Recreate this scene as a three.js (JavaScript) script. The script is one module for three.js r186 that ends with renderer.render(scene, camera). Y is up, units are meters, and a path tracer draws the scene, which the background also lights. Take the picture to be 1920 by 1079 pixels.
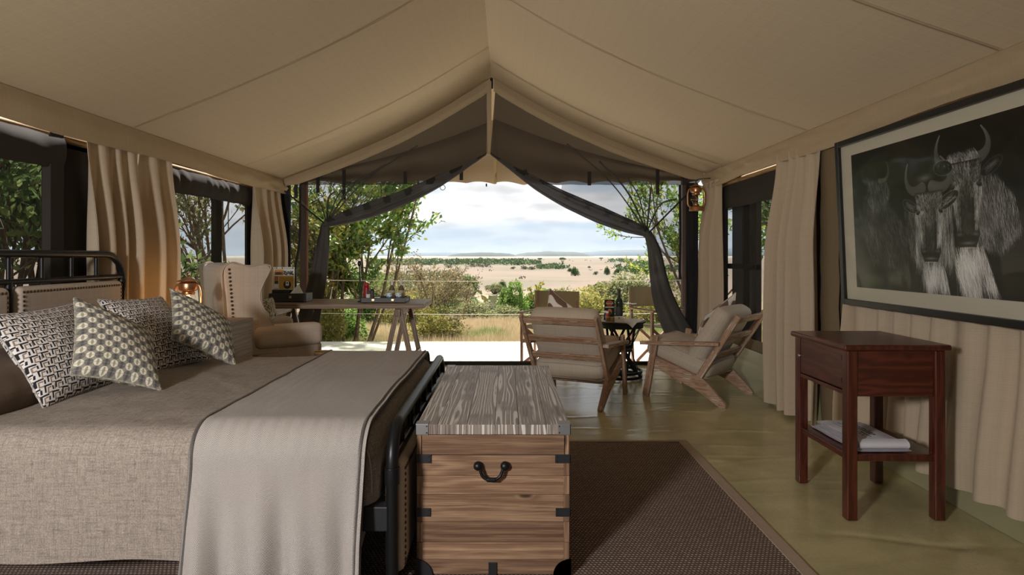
import * as THREE from 'three';
import { RoundedBoxGeometry } from 'three/addons/geometries/RoundedBoxGeometry.js';
import { mergeGeometries, mergeVertices } from 'three/addons/utils/BufferGeometryUtils.js';

// ---------- camera, sky, sun, exposure ----------
const F = 1144, CX = 950, CY = 480, EYE = 1.15;           // focal length and principal point in pixels of the 1920 x 1079 frame, eye height
const scene = new THREE.Scene();
const camera = new THREE.PerspectiveCamera(2 * Math.atan(539.5 / F) * 180 / Math.PI, 1920 / 1079, 0.05, 30000);
camera.position.set(0, EYE, 0);
camera.lookAt(0, EYE, -10);
camera.setViewOffset(1920, 1079, 960 - CX, 539.5 - CY, 1920, 1079);
const renderer = new THREE.WebGLRenderer({ antialias: true });
renderer.toneMapping = THREE.LinearToneMapping;
renderer.toneMappingExposure = 1.22;
renderer.shadowMap.enabled = true;
const SUN_DIR = new THREE.Vector3(-0.06, 0.79, -0.61).normalize();
const sun = new THREE.DirectionalLight(new THREE.Color(1.0, 0.93, 0.85), 12.5);
sun.position.copy(SUN_DIR).multiplyScalar(60);
sun.castShadow = true;
sun.shadow.mapSize.set(4096, 4096);
Object.assign(sun.shadow.camera, { left: -20, right: 20, top: 20, bottom: -20, near: 1, far: 140 });
sun.shadow.radius = 4;
scene.add(sun, sun.target);
scene.fog = new THREE.FogExp2(new THREE.Color(0.80, 0.90, 1.0), 0.000018);

// ---------- noise ----------
function rng(seed) { let a = seed | 0; return () => { a = (a + 0x6d2b79f5) | 0; let t = Math.imul(a ^ (a >>> 15), 1 | a); t = (t + Math.imul(t ^ (t >>> 7), 61 | t)) ^ t; return ((t ^ (t >>> 14)) >>> 0) / 4294967296; }; }
const hash = (x, y) => { let h = Math.imul(x, 374761393) ^ Math.imul(y, 668265263); h = Math.imul(h ^ (h >>> 13), 1274126177); return ((h ^ (h >>> 16)) >>> 0) / 4294967296; };
function noise(x, y) {
  const ix = Math.floor(x), iy = Math.floor(y), fx = x - ix, fy = y - iy, u = fx * fx * (3 - 2 * fx), v = fy * fy * (3 - 2 * fy);
  const a = hash(ix, iy), b = hash(ix + 1, iy), c = hash(ix, iy + 1), d = hash(ix + 1, iy + 1);
  return a + (b - a) * u + (c - a) * v + (a - b - c + d) * u * v;
}
const fbm = (x, y, o = 4) => { let s = 0, a = 0.5, n = 0; for (let i = 0; i < o; i++) { s += a * noise(x, y); n += a; a *= 0.5; x = x * 2.03 + 17.1; y = y * 2.03 + 9.7; } return s / n; };
const clamp = (x, a = 0, b = 1) => Math.min(b, Math.max(a, x)), lerp = (a, b, t) => a + (b - a) * t, smooth = (a, b, x) => { const t = clamp((x - a) / (b - a)); return t * t * (3 - 2 * t); };

// ---------- sky: air and broken cloud ----------
{
  const W = 2048, Hh = 1024, data = new Float32Array(W * Hh * 4);
  for (let r = 0; r < Hh; r++) {
    const el = ((r + 0.5) / Hh - 0.5) * Math.PI, y = Math.sin(el), c = Math.cos(el);
    for (let q = 0; q < W; q++) {
      const az = ((q + 0.5) / W - 0.5) * 2 * Math.PI, x = Math.cos(az) * c, z = Math.sin(az) * c, o = (r * W + q) * 4;
      const up = Math.max(0, y), t = Math.pow(up, 0.5);
      let R = lerp(0.56, 0.32, t), G = lerp(0.67, 0.45, t), B = lerp(0.75, 0.66, t);
      if (y > 0) {
        const k = 1 / (y + 0.09), px = x * k, pz = z * k;
        const n = fbm(px * 1.25 + 40, pz * 1.25 + 13, 6), n2 = fbm(px * 0.5 + 3, pz * 0.5 + 71, 3);
        const low = smooth(0.025, 0.075, y);
        const cover = smooth(0.36, 0.58, n * 0.62 + n2 * 0.38 + 0.06) * lerp(0.25, 1, low);
        const shade = smooth(0.45, 0.75, fbm(px * 2.6 + 11, pz * 2.6 + 5, 5));
        const L = lerp(0.90, 0.64, shade);
        const s = x * SUN_DIR.x + y * SUN_DIR.y + z * SUN_DIR.z, glow = 1 + 0.25 * Math.pow(Math.max(0, s), 6);
        R = lerp(R, L * 0.985, cover) * glow; G = lerp(G, L * 0.995, cover) * glow; B = lerp(B, L * 1.01, cover) * glow;
      }
      data[o] = R; data[o + 1] = G; data[o + 2] = B; data[o + 3] = 1;
    }
  }
  const sky = new THREE.DataTexture(data, W, Hh, THREE.RGBAFormat, THREE.FloatType);
  sky.mapping = THREE.EquirectangularReflectionMapping; sky.magFilter = sky.minFilter = THREE.LinearFilter; sky.needsUpdate = true;
  scene.background = sky; scene.environment = sky;
}

// ---------- naming and grouping ----------
const V = (x, y, z) => new THREE.Vector3(x, y, z);
const at = (px, py, d) => V((px - CX) / F * d, EYE + (CY - py) / F * d, -d);
const taken = new Set();
function numbered(n) { const s = n.replace(/_\d{3}$/, ''); if (!taken.has(s)) { taken.add(s); return s; } for (let i = 1; ; i++) { const m = s + '_' + String(i).padStart(3, '0'); if (!taken.has(m)) { taken.add(m); return m; } } }
function tag(o, label, category, group, kind) { const u = o.userData = { ...o.userData }; if (label) u.label = label; if (category) u.category = category; if (group) u.group = group; if (kind) u.kind = kind; return o; }
function thing(name, label, category, p = [0, 0, 0], turn = 0, group) { const o = new THREE.Group(); o.name = numbered(name); o.position.set(...p); o.rotation.y = turn; scene.add(o); return tag(o, label, category, group); }
function fin(g) {
  let h = g.index ? g.toNonIndexed() : g;
  for (const k of Object.keys(h.attributes)) if (!['position', 'normal', 'uv', 'color'].includes(k)) h.deleteAttribute(k);
  if (!h.attributes.normal) h.computeVertexNormals();
  if (!h.attributes.uv) h.setAttribute('uv', new THREE.BufferAttribute(new Float32Array(h.attributes.position.count * 2), 2));
  h.morphAttributes = {};
  return h;
}
const merge = (gs) => (gs.length === 1 ? gs[0] : mergeGeometries(gs.map(fin)));
function part(name, g, m, parent, label) {
  const o = new THREE.Mesh(Array.isArray(g) ? merge(g) : g, m); o.name = name; o.castShadow = o.receiveShadow = true; parent.add(o); if (label) o.userData.label = label; return o;
}
function single(name, g, m, label, category, group, kind) { const o = part(numbered(name), g, m, scene); return tag(o, label, category, group, kind); }
function struct(name, label) { const o = new THREE.Group(); o.name = numbered(name); scene.add(o); return tag(o, label, null, null, 'structure'); }
function copy(src, label, p, turn, s) { const o = src.clone(); o.name = numbered(src.name); o.userData = { ...src.userData, label }; if (p) o.position.set(...p); if (turn !== undefined) o.rotation.y = turn; if (s) Array.isArray(s) ? o.scale.set(...s) : o.scale.setScalar(s); scene.add(o); return o; }

// ---------- geometry helpers ----------
let uvSeed = rng(5);
function boxUV(g, axis = 'y', off = true) {        // uv in metres by the dominant side, v along the grain axis
  g = g.index ? g.toNonIndexed() : g; if (!g.attributes.normal) g.computeVertexNormals();
  const p = g.attributes.position, uv = new Float32Array(p.count * 2), A = { x: 0, y: 1, z: 2 }[axis], ou = off ? uvSeed() * 3 : 0, ov = off ? uvSeed() * 3 : 0;
  const a = V(), b = V(), c = V();
  for (let i = 0; i < p.count; i += 3) {
    a.fromBufferAttribute(p, i); b.fromBufferAttribute(p, i + 1); c.fromBufferAttribute(p, i + 2);
    const n = b.clone().sub(a).cross(c.clone().sub(a)), m = [Math.abs(n.x), Math.abs(n.y), Math.abs(n.z)], k = m.indexOf(Math.max(...m));
    const rest = [0, 1, 2].filter((q) => q !== k), vv = rest.includes(A) ? A : rest[1], uu = rest.find((q) => q !== vv);
    for (let j = 0; j < 3; j++) { uv[(i + j) * 2] = p.getComponent(i + j, uu) + ou + k * 0.37; uv[(i + j) * 2 + 1] = p.getComponent(i + j, vv) + ov; }
  }
  g.setAttribute('uv', new THREE.BufferAttribute(uv, 2));
  return g;
}
function bx(w, h, d, r = 0.004, axis = 'y', seg = 1) { r = Math.min(r, w / 2.01, h / 2.01, d / 2.01); return boxUV(new RoundedBoxGeometry(w, h, d, seg, r), axis); }
const mv = (g, x, y, z, rx = 0, ry = 0, rz = 0) => { if (rx) g.rotateX(rx); if (ry) g.rotateY(ry); if (rz) g.rotateZ(rz); return g.translate(x, y, z); };
function bar(p0, p1, w, t, side = V(1, 0, 0), r = 0.005, taper = 1, seg = 1) {  // board from p0 to p1: w along side, t across
  const dir = p1.clone().sub(p0), L = dir.length(); dir.normalize();
  const g = bx(w, L, t, r, 'y', seg);
  if (taper !== 1) { const p = g.attributes.position; for (let i = 0; i < p.count; i++) { const k = lerp(1, taper, p.getY(i) / L + 0.5); p.setX(i, p.getX(i) * k); p.setZ(i, p.getZ(i) * k); } }
  const zz = side.clone().cross(dir).normalize(), xx = dir.clone().cross(zz).normalize();
  g.applyMatrix4(new THREE.Matrix4().makeBasis(xx, dir, zz)); return g.translate((p0.x + p1.x) / 2, (p0.y + p1.y) / 2, (p0.z + p1.z) / 2);
}
function rod(p0, p1, r0, r1 = r0, n = 12) {
  const dir = p1.clone().sub(p0), L = dir.length(), g = new THREE.CylinderGeometry(r1, r0, L, n, 1);
  g.applyQuaternion(new THREE.Quaternion().setFromUnitVectors(V(0, 1, 0), dir.normalize())); return fin(g.translate((p0.x + p1.x) / 2, (p0.y + p1.y) / 2, (p0.z + p1.z) / 2));
}
function tube(pts, r, n = 10, seg = 0, closed = false) { return fin(new THREE.TubeGeometry(new THREE.CatmullRomCurve3(pts, closed, 'centripetal'), seg || pts.length * 6, r, n, closed)); }
function bent(pts, bend, r, n = 14) {                // straight pipe with bent corners
  const path = new THREE.CurvePath(); let from = pts[0];
  for (let i = 1; i < pts.length; i++) {
    if (i === pts.length - 1) { path.add(new THREE.LineCurve3(from, pts[i])); break; }
    const a = pts[i].clone().add(pts[i - 1].clone().sub(pts[i]).setLength(bend)), b = pts[i].clone().add(pts[i + 1].clone().sub(pts[i]).setLength(bend));
    path.add(new THREE.LineCurve3(from, a)); path.add(new THREE.CubicBezierCurve3(a, a.clone().lerp(pts[i], 0.55), b.clone().lerp(pts[i], 0.55), b)); from = b;
  }
  return fin(new THREE.TubeGeometry(path, 90, r, n, false));
}
const lathe = (pts, n = 24) => fin(new THREE.LatheGeometry(pts.map(([r, y]) => new THREE.Vector2(r, y)), n));
function grid(nu, nv, fn, uvs) {                     // indexed surface, fn(u, v) -> Vector3
  const pos = [], uv = [], idx = [];
  for (let j = 0; j <= nv; j++) for (let i = 0; i <= nu; i++) { const u = i / nu, v = j / nv, p = fn(u, v), t = uvs ? uvs(u, v, p) : [u, v]; pos.push(p.x, p.y, p.z); uv.push(t[0], t[1]); }
  for (let j = 0; j < nv; j++) for (let i = 0; i < nu; i++) { const a = j * (nu + 1) + i, b = a + 1, c = a + nu + 1, d = c + 1; idx.push(a, b, d, a, d, c); }
  const g = new THREE.BufferGeometry(); g.setAttribute('position', new THREE.Float32BufferAttribute(pos, 3)); g.setAttribute('uv', new THREE.Float32BufferAttribute(uv, 2)); g.setIndex(idx); g.computeVertexNormals(); return g;
}
function sheet(nu, nv, fn, th, uvs) {                // cloth with a thickness
  const g = grid(nu, nv, fn, uvs), p = g.attributes.position, n = g.attributes.normal, N = p.count, pos = new Float32Array(N * 6), uv = new Float32Array(N * 4), idx = [...g.index.array];
  for (let i = 0; i < N; i++) for (let c = 0; c < 3; c++) { const q = p.getComponent(i, c), m = n.getComponent(i, c); pos[i * 3 + c] = q + m * th / 2; pos[(N + i) * 3 + c] = q - m * th / 2; }
  for (let i = 0; i < N * 2; i++) uv[i] = uv[N * 2 + i] = g.attributes.uv.array[i];
  const base = g.index.array; for (let i = 0; i < base.length; i += 3) idx.push(N + base[i], N + base[i + 2], N + base[i + 1]);
  const edge = (a, b) => idx.push(a, N + a, N + b, a, N + b, b), w = nu + 1;
  for (let i = 0; i < nu; i++) { edge(i + 1, i); edge(nv * w + i, nv * w + i + 1); }
  for (let j = 0; j < nv; j++) { edge(j * w, (j + 1) * w); edge((j + 1) * w + nu, j * w + nu); }
  const o = new THREE.BufferGeometry(); o.setAttribute('position', new THREE.BufferAttribute(pos, 3)); o.setAttribute('uv', new THREE.BufferAttribute(uv, 2)); o.setIndex(idx); o.computeVertexNormals(); return fin(o);
}
function puff(w, h, d, r, bulge = 0.02, n = 14, axis = 'x', wr = 0) {   // soft cushion block
  let g = new THREE.BoxGeometry(w, h, d, n, Math.max(4, Math.round(n * h / w)), Math.max(4, Math.round(n * d / w)));
  g.deleteAttribute('uv'); g.deleteAttribute('normal'); g = mergeVertices(g, 1e-5);
  const p = g.attributes.position, hx = w / 2, hy = h / 2, hz = d / 2, q = V(), c = V();
  for (let i = 0; i < p.count; i++) {
    q.fromBufferAttribute(p, i); c.set(clamp(q.x, -hx + r, hx - r), clamp(q.y, -hy + r, hy - r), clamp(q.z, -hz + r, hz - r));
    const o = q.clone().sub(c); if (o.lengthSq() > 1e-12) o.setLength(r); q.copy(c).add(o);
    const X = q.x / hx, Y = q.y / hy, Z = q.z / hz;
    const k = wr ? wr * (fbm(q.x * 9 + w * 50, q.z * 9 + q.y * 5, 3) - 0.5) : 0;
    q.y += Math.sign(Y) * bulge * (1 - X * X) * (1 - Z * Z) * Math.min(1, Math.abs(Y) * 2) + k * Math.sign(Y);
    q.x += Math.sign(X) * bulge * 0.6 * (1 - Y * Y) * (1 - Z * Z) * (Math.abs(X) > 0.9 ? 1 : 0);
    q.z += Math.sign(Z) * bulge * 0.6 * (1 - Y * Y) * (1 - X * X) * (Math.abs(Z) > 0.9 ? 1 : 0);
    p.setXYZ(i, q.x, q.y, q.z);
  }
  g.computeVertexNormals(); return boxUV(g, axis, false);
}
function cushionGeo(c00, c10, c11, c01, T, seed = 1) {   // corners in order round the seam; returns [body, seam line]
  const N = 26, n = c11.clone().sub(c00).cross(c01.clone().sub(c10)).normalize();
  const spot = (s, t, side) => {
    const a = s * (1 - 0.075 * (1 - t * t)), b = t * (1 - 0.075 * (1 - s * s)), u = (a + 1) / 2, v = (b + 1) / 2;
    const p = c00.clone().multiplyScalar((1 - u) * (1 - v)).addScaledVector(c10, u * (1 - v)).addScaledVector(c11, u * v).addScaledVector(c01, (1 - u) * v);
    const h = T * Math.pow(Math.max(0, (1 - s * s) * (1 - t * t)), 0.5) * (1 + 0.22 * (fbm(s * 2.5 + seed * 7, t * 2.5 + side * 3, 3) - 0.5));
    return p.addScaledVector(n, side * h);
  };
  const w = c10.distanceTo(c00), hgt = c01.distanceTo(c00), f = (k) => Math.sin((k - 0.5) * Math.PI);
  const front = grid(N, N, (u, v) => spot(f(u), f(v), 1), (u, v) => [(f(u) + 1) / 2 * w, (f(v) + 1) / 2 * hgt]);
  const back = grid(N, N, (u, v) => spot(-f(u), f(v), -1), (u, v) => [(f(u) + 1) / 2 * w, (f(v) + 1) / 2 * hgt]);
  const rim = []; for (let i = 0; i < 48; i++) { const k = i / 12, e = Math.floor(k), r = f(k - e); rim.push(spot(...[[r, -1], [1, r], [-r, 1], [-1, -r]][e], 1)); }
  return [merge([fin(front), fin(back)]), tube(rim, 0.004, 6, 96, true)];
}

// ---------- textures ----------
function tex(c, w = 1, h = w, color = true, mirror = false) { const t = new THREE.CanvasTexture(c); t.wrapS = t.wrapT = mirror ? THREE.MirroredRepeatWrapping : THREE.RepeatWrapping; if (color) t.colorSpace = THREE.SRGBColorSpace; t.repeat.set(1 / w, 1 / h); return t; }
function paint(w, h, fn) { const c = document.createElement('canvas'); c.width = w; c.height = h; fn(c.getContext('2d'), w, h); return c; }
function pixels(w, h, fn) { return paint(w, h, (g) => { const im = g.createImageData(w, h); for (let y = 0; y < h; y++) for (let x = 0; x < w; x++) { const c = fn(x, y), o = (y * w + x) * 4; im.data[o] = c[0]; im.data[o + 1] = c[1]; im.data[o + 2] = c[2]; im.data[o + 3] = 255; } g.putImageData(im, 0, 0); }); }
const mix3 = (a, b, t) => [lerp(a[0], b[0], t), lerp(a[1], b[1], t), lerp(a[2], b[2], t)];
function wood(light, dark, { w = 512, h = 1024, freq = 26, sharp = 1, seed = 0, streak = 0.35, white = null, knots = 0, S = 0.5, con = 0.75, ys = 1 } = {}) {   // grain along v
  const R = rng(seed + 3), kn = Array.from({ length: knots }, () => [R() * w, R() * h, 6 + R() * 10]);
  const c = pixels(w, h, (x, y) => {
    let X = x / w * 4 - 2 + seed * 9, Y = y / h, wob = (fbm(X * 0.8 + seed, Y * 3 * ys + seed, 3) - 0.5);
    let kd = 0; for (const [kx, ky, kr] of kn) { const q = Math.hypot((x - kx) * 1.3, (y - ky) * 0.55) / kr; kd += Math.exp(-q * q * 0.35) * 0.9; }
    const cell = Math.floor((X + 0.3 * wob) / 1.1), lx = (X + 0.3 * wob) - (cell + 0.5) * 1.1, dep = 0.25 + 0.5 * hash(cell, 7) + 0.5 * fbm(Y * 2.2 * ys + cell * 13, cell, 2);
    const ring = Math.sqrt(lx * lx * 1.6 + dep * dep) + wob * 0.3 + kd * 0.25, s = 0.5 + 0.5 * Math.sin(ring * freq * Math.PI);
    const v = clamp(0.375 + con * (Math.pow(s, sharp) - 0.5) + streak * (fbm(x * 0.35, y * 0.012 + seed * 5, 3) - 0.5) + 0.18 * (fbm(x * 0.02 + 9, y * 0.006, 3) - 0.5));
    let col = mix3(dark, light, v);
    if (white) col = mix3(col, white, smooth(0.55, 0.85, 1 - s) * 0.85 * smooth(0.3, 0.6, fbm(x * 0.012 + 4, y * 0.004, 3) + 0.1));
    if (kd > 0.25) col = mix3(col, [dark[0] * 0.5, dark[1] * 0.45, dark[2] * 0.4], smooth(0.4, 0.9, kd));
    return col;
  });
  return [tex(c, S, S * h / w, true, true), tex(c, S, S * h / w, false, true)];
}
function weave(cell, a, b, { px = 256, S = 0.12, vary = 0.5, twist = 0 } = {}) {   // plain weave of uneven yarns
  const n = Math.round(px / cell);
  const c = pixels(px, px, (x, y) => {
    const ix = Math.floor(x / cell), iy = Math.floor(y / cell), over = (ix + iy) % 2, fx = (x % cell) / cell - 0.5, fy = (y % cell) / cell - 0.5;
    const yarn = over ? hash(ix % n, 91) : hash(iy % n, 17), e = 1 - (over ? Math.abs(fx) : Math.abs(fy)) * 1.2 - (over ? Math.abs(fy) : Math.abs(fx)) * 0.5;
    return mix3(b, a, clamp(0.35 + (yarn - 0.5) * vary + 0.5 * e + 0.35 * (hash(ix % n, iy % n) - 0.5)));
  });
  return [tex(c, S), tex(c, S, S, false)];
}
const std = (o) => new THREE.MeshStandardMaterial({ roughness: 0.8, side: THREE.DoubleSide, ...o });
const phys = (o) => new THREE.MeshPhysicalMaterial({ roughness: 0.8, side: THREE.DoubleSide, ...o });
const lin = (r, g, b) => new THREE.Color().setRGB(r, g, b);

// ---------- materials ----------
const M = {};
{
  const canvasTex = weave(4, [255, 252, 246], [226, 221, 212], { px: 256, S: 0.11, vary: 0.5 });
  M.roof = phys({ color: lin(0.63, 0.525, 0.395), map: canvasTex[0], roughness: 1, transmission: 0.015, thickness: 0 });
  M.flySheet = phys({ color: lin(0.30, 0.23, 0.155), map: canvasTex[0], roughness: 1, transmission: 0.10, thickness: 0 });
  M.valance = phys({ color: lin(0.56, 0.45, 0.31), map: canvasTex[0], roughness: 0.95, transmission: 0.12, thickness: 0 });
  M.curtain = phys({ color: lin(0.66, 0.55, 0.43), map: canvasTex[0], roughness: 0.95, transmission: 0.2, thickness: 0 });
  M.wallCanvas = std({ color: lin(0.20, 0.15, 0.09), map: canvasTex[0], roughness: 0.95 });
  M.net = std({ color: lin(0.022, 0.018, 0.016), roughness: 0.9, transparent: true, opacity: 0.87 });
  M.netSheer = std({ color: lin(0.03, 0.028, 0.028), roughness: 0.9, transparent: true, opacity: 0.52 });
  M.netRoll = std({ color: lin(0.075, 0.070, 0.070), roughness: 0.8, transparent: true, opacity: 0.86 });
  M.windowNet = std({ color: lin(0.02, 0.017, 0.015), roughness: 0.9, transparent: true, opacity: 0.27 });
  M.flap = std({ color: lin(0.020, 0.014, 0.010), roughness: 0.85 });
  M.blackWeb = std({ color: lin(0.012, 0.011, 0.011), roughness: 0.8 });
  M.postBrown = std({ color: lin(0.055, 0.022, 0.014), roughness: 0.5 });
  const bam = wood([186, 150, 96], [120, 88, 48], { w: 128, h: 256, freq: 8, S: 0.2, seed: 4 });
  M.pole = std({ map: bam[0], roughness: 0.7 });

  // floor sheet: olive PVC with creases
  const crease = pixels(512, 512, (x, y) => {
    const X = x / 512, Y = y / 512; let v = 0.5 + 0.35 * (fbm(X * 5, Y * 9, 4) - 0.5);
    for (let k = 0; k < 13; k++) { const yc = hash(k, 3) + 0.02 * Math.sin(X * (4 + 5 * hash(k, 5)) + k) + 0.03 * (fbm(X * 6 + k * 9, k, 3) - 0.5), d = (Y - yc) / 0.006, on = smooth(0.35, 0.6, fbm(X * 3 + k * 7.7, k * 3.1, 3)); v += 0.35 * on * Math.exp(-d * d); }
    for (let k = 0; k < 9; k++) { const a = hash(k, 31) * 3.1, d = ((X - hash(k, 33)) * Math.cos(a) + (Y - hash(k, 35)) * Math.sin(a)) / 0.008, on = smooth(0.45, 0.7, fbm(X * 4 + k * 3.3, Y * 4 + 40, 3)); v += 0.25 * on * Math.exp(-d * d); }
    const c = clamp(v) * 255; return [c, c, c];
  });
  const cr = tex(crease, 3.7, 4.3, false, true);
  const pvc = pixels(256, 256, (x, y) => { const k = 0.9 + 0.2 * (fbm(x * 0.03, y * 0.03, 4) - 0.5) + 0.05 * (hash(x, y) - 0.5); return [205 * k, 195 * k, 148 * k]; });
  M.floor = phys({ ior: 1.62, map: tex(pvc, 1.7, 1.7, true, true), bumpMap: cr, bumpScale: 0.012, roughness: 0.22 });
  M.skirt = std({ color: lin(0.33, 0.31, 0.17), bumpMap: cr, bumpScale: 0.012, roughness: 0.5 });
  const deckT = pixels(256, 256, (x, y) => { const k = 0.95 + 0.12 * (fbm(x * 0.02, y * 0.02, 4) - 0.5); return [240 * k, 235 * k, 216 * k]; });
  M.deck = std({ map: tex(deckT, 2.5, 2.5, true, true), roughness: 0.7 });

  // fabrics
  const lin1 = pixels(512, 512, (x, y) => {
    const cx = Math.floor(x / 4), cy = Math.floor(y / 4), ov = (cx + cy) % 2, wv = 0.5 * noise(x * 0.03, cy * 1.7) + 0.5 * noise(cx * 1.7, y * 0.03), r = hash(cx, cy);
    const e = 1 - 0.45 * Math.hypot((x % 4) / 4 - 0.4, (y % 4) / 4 - 0.4), slub = smooth(0.62, 0.9, noise(cx * 0.9, cy * 0.06 + 40)) * 0.25 + smooth(0.62, 0.9, noise(cx * 0.06 + 9, cy * 0.9)) * 0.25;
    const v = clamp((0.36 + 0.34 * wv + 0.34 * (r - 0.5) + 0.08 * ov - slub * 0.55) * e + 0.1); return mix3([84, 76, 70], [188, 175, 162], v);
  });
  M.spread = std({ map: tex(lin1, 0.34), bumpMap: tex(lin1, 0.34, 0.34, false), bumpScale: 0.0016, roughness: 0.95 });
  const her = pixels(512, 512, (x, y) => {           // herringbone twill, eight stripes
    const s = 64, k = Math.floor(x / s), lx = x % s, dir = k % 2 ? 1 : -1, ph = ((y + dir * lx) / 12.8) % 1, p = (ph + 1) % 1;
    const t = smooth(0.1, 0.3, p) * (1 - smooth(0.62, 0.85, p)), n = 0.12 * (hash(x >> 1, y >> 1) - 0.5); return mix3([66, 61, 58], [222, 214, 208], clamp(t * 0.9 + 0.08 + n));
  });
  M.throwCloth = std({ map: tex(her, 0.18), bumpMap: tex(her, 0.18, 0.18, false), bumpScale: 0.0015, roughness: 0.95 });
  const up = weave(3, [218, 204, 186], [178, 164, 148], { px: 240, S: 0.10, vary: 0.6 });
  M.linen = std({ map: up[0], color: lin(0.82, 0.81, 0.83), bumpMap: up[1], bumpScale: 0.0006, roughness: 0.95 });
  const ch = weave(3, [204, 190, 172], [160, 147, 132], { px: 240, S: 0.10, vary: 0.6 });
  M.seatLinen = std({ map: ch[0], bumpMap: ch[1], bumpScale: 0.0006, roughness: 0.95 });
  M.brownPillow = std({ map: up[0], color: lin(0.20, 0.16, 0.13), roughness: 0.95 });
  M.piping = std({ color: lin(0.42, 0.36, 0.30), roughness: 0.9 });
  M.darkEdge = std({ color: lin(0.05, 0.045, 0.04), roughness: 0.9 });
  M.seam = std({ color: lin(0.36, 0.28, 0.18), roughness: 0.95 });  // seam strips, toned darker for the shade along the lapped cloth
  const chev = paint(600, 600, (g) => {
    g.fillStyle = '#ded9d6'; g.fillRect(0, 0, 600, 600); g.lineCap = 'butt'; g.lineJoin = 'miter';
    const R = rng(8), A = 86, B = 62, j = () => (R() - 0.5) * 6;
    const line = (ink, w, pts) => { g.strokeStyle = ink; g.lineWidth = w; g.beginPath(); pts.forEach(([x, y], i) => (i ? g.lineTo(x + j(), y + j()) : g.moveTo(x + j(), y + j()))); g.stroke(); };
    for (let r = -1; r < 11; r++) for (let c = -1; c < 8; c++) {
      const x = c * A + (r % 2 ? 43 : 0), y = r * B;
      line('#17151a', 12, [[x + 2, y + 62], [x + 8, y + 18], [x + 62, y + 24]]); line('#17151a', 12, [[x + 64, y + 34], [x + 60, y + 64]]);
      line('#8a7767', 10, [[x + 52, y + 40], [x + 26, y + 37], [x + 20, y + 72], [x + 50, y + 76]]); if ((r + c) % 2) line('#8a7767', 10, [[x + 84, y + 30], [x + 78, y + 66]]);
    }
    for (let i = 0; i < 9000; i++) { g.fillStyle = R() < 0.5 ? 'rgba(255,255,255,.08)' : 'rgba(0,0,0,.07)'; g.fillRect(R() * 600, R() * 600, 2, 5); }
  });
  M.chevron = std({ map: tex(chev, 0.32), roughness: 0.9 });
  const circ = paint(512, 512, (g) => {
    g.fillStyle = '#8b867a'; g.fillRect(0, 0, 512, 512); const S = 64;
    for (let r = -1; r < 9; r++) for (let c = -1; c < 9; c++) {
      const x = c * S + S / 2, y = r * S + S / 2, dark = (r + c) % 2;
      g.fillStyle = dark ? '#66635f' : '#d8d2be'; g.beginPath(); g.ellipse(x, y, 31, 31, 0, 0, 7); g.fill();
      g.fillStyle = dark ? '#4b4a4b' : '#99937f'; g.beginPath(); g.ellipse(x, y, 10, 27, 0, 0, 7); g.fill();
      g.fillStyle = dark ? 'rgba(205,198,178,.25)' : 'rgba(90,86,80,.25)'; g.fillRect(x - 32, y - 3, 64, 6);
    }
    const R = rng(4); for (let i = 0; i < 9000; i++) { g.fillStyle = R() < 0.5 ? 'rgba(255,255,255,.1)' : 'rgba(0,0,0,.1)'; g.fillRect(R() * 512, R() * 512, 4, 1.5); }
  });
  M.circles = std({ map: tex(circ, 0.235), roughness: 0.75 });
  const wave = pixels(256, 256, (x, y) => { const v = Math.sin((y / 256 * 3 + 0.32 * Math.sin(x / 256 * 6.283) + 0.16 * Math.sin(x / 256 * 12.57 + 1)) * 6.283); const n = 0.06 * (hash(x, y) - 0.5); return mix3([108, 84, 68], [226, 220, 212], clamp(smooth(-0.12, 0.12, v) + n)); });
  M.waveCloth = std({ map: tex(wave, 0.40), roughness: 0.95 });
  const leafy = pixels(256, 256, (x, y) => { const a = fbm(x * 0.06, y * 0.05, 3), s = Math.sin((x + 30 * a) * 0.25) * Math.sin((y + 40 * a) * 0.2); return mix3([122, 116, 92], [214, 207, 190], smooth(-0.1, 0.35, s + (a - 0.5))); });
  M.leafCloth = std({ map: tex(leafy, 0.3), roughness: 0.95 });
  const rug = pixels(256, 256, (x, y) => { const s = 16, cy = Math.floor(y / s), X = (x + (cy % 2) * s / 2 + 256) % s / s - 0.5, Y = (y % s) / s - 0.5, e = Math.max(0, 1 - 2.0 * Math.hypot(X * 0.95, Y * 1.15)); const n = hash(Math.floor((x + (cy % 2) * 8) / s) & 15, cy & 15); return mix3([80, 65, 57], [208, 182, 166], clamp(e * (0.75 + 0.5 * n))); });
  M.rug = std({ map: tex(rug, 0.24), bumpMap: tex(rug, 0.24, 0.24, false), bumpScale: 0.006, roughness: 1 });
  M.rugBorder = std({ map: up[0], color: lin(0.62, 0.55, 0.52), bumpMap: up[1], bumpScale: 0.001, roughness: 0.95 });

  // woods
  const pine = [0, 1, 2, 3].map((k) => wood([190, 158, 128], [122, 92, 70], { freq: 9, seed: 11 + k * 3, S: 0.30, knots: 2, streak: 0.95, h: 1024, w: 256, con: 0.42 }));
  M.pine = pine.map((t, k) => std({ map: t[0], bumpMap: t[1], bumpScale: 0.0012, roughness: 0.75, color: lin(...[[0.80, 0.77, 0.73], [0.64, 0.60, 0.56], [0.92, 0.89, 0.85], [0.54, 0.49, 0.45]][k]) }));
  const grey = [0, 1, 2].map((k) => wood([166, 154, 142], [92, 80, 72], { freq: 13, seed: 31 + k * 5, S: 0.24, streak: 0.55, w: 256, h: 1024, white: [226, 222, 216], sharp: 0.8, con: 0.6, ys: 0.55 }));
  M.lid = grey.map((t) => std({ map: t[0], bumpMap: t[1], bumpScale: 0.002, roughness: 0.45 }));  // whitewashed grain, lightened further for the sky reflected on the lid
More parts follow.
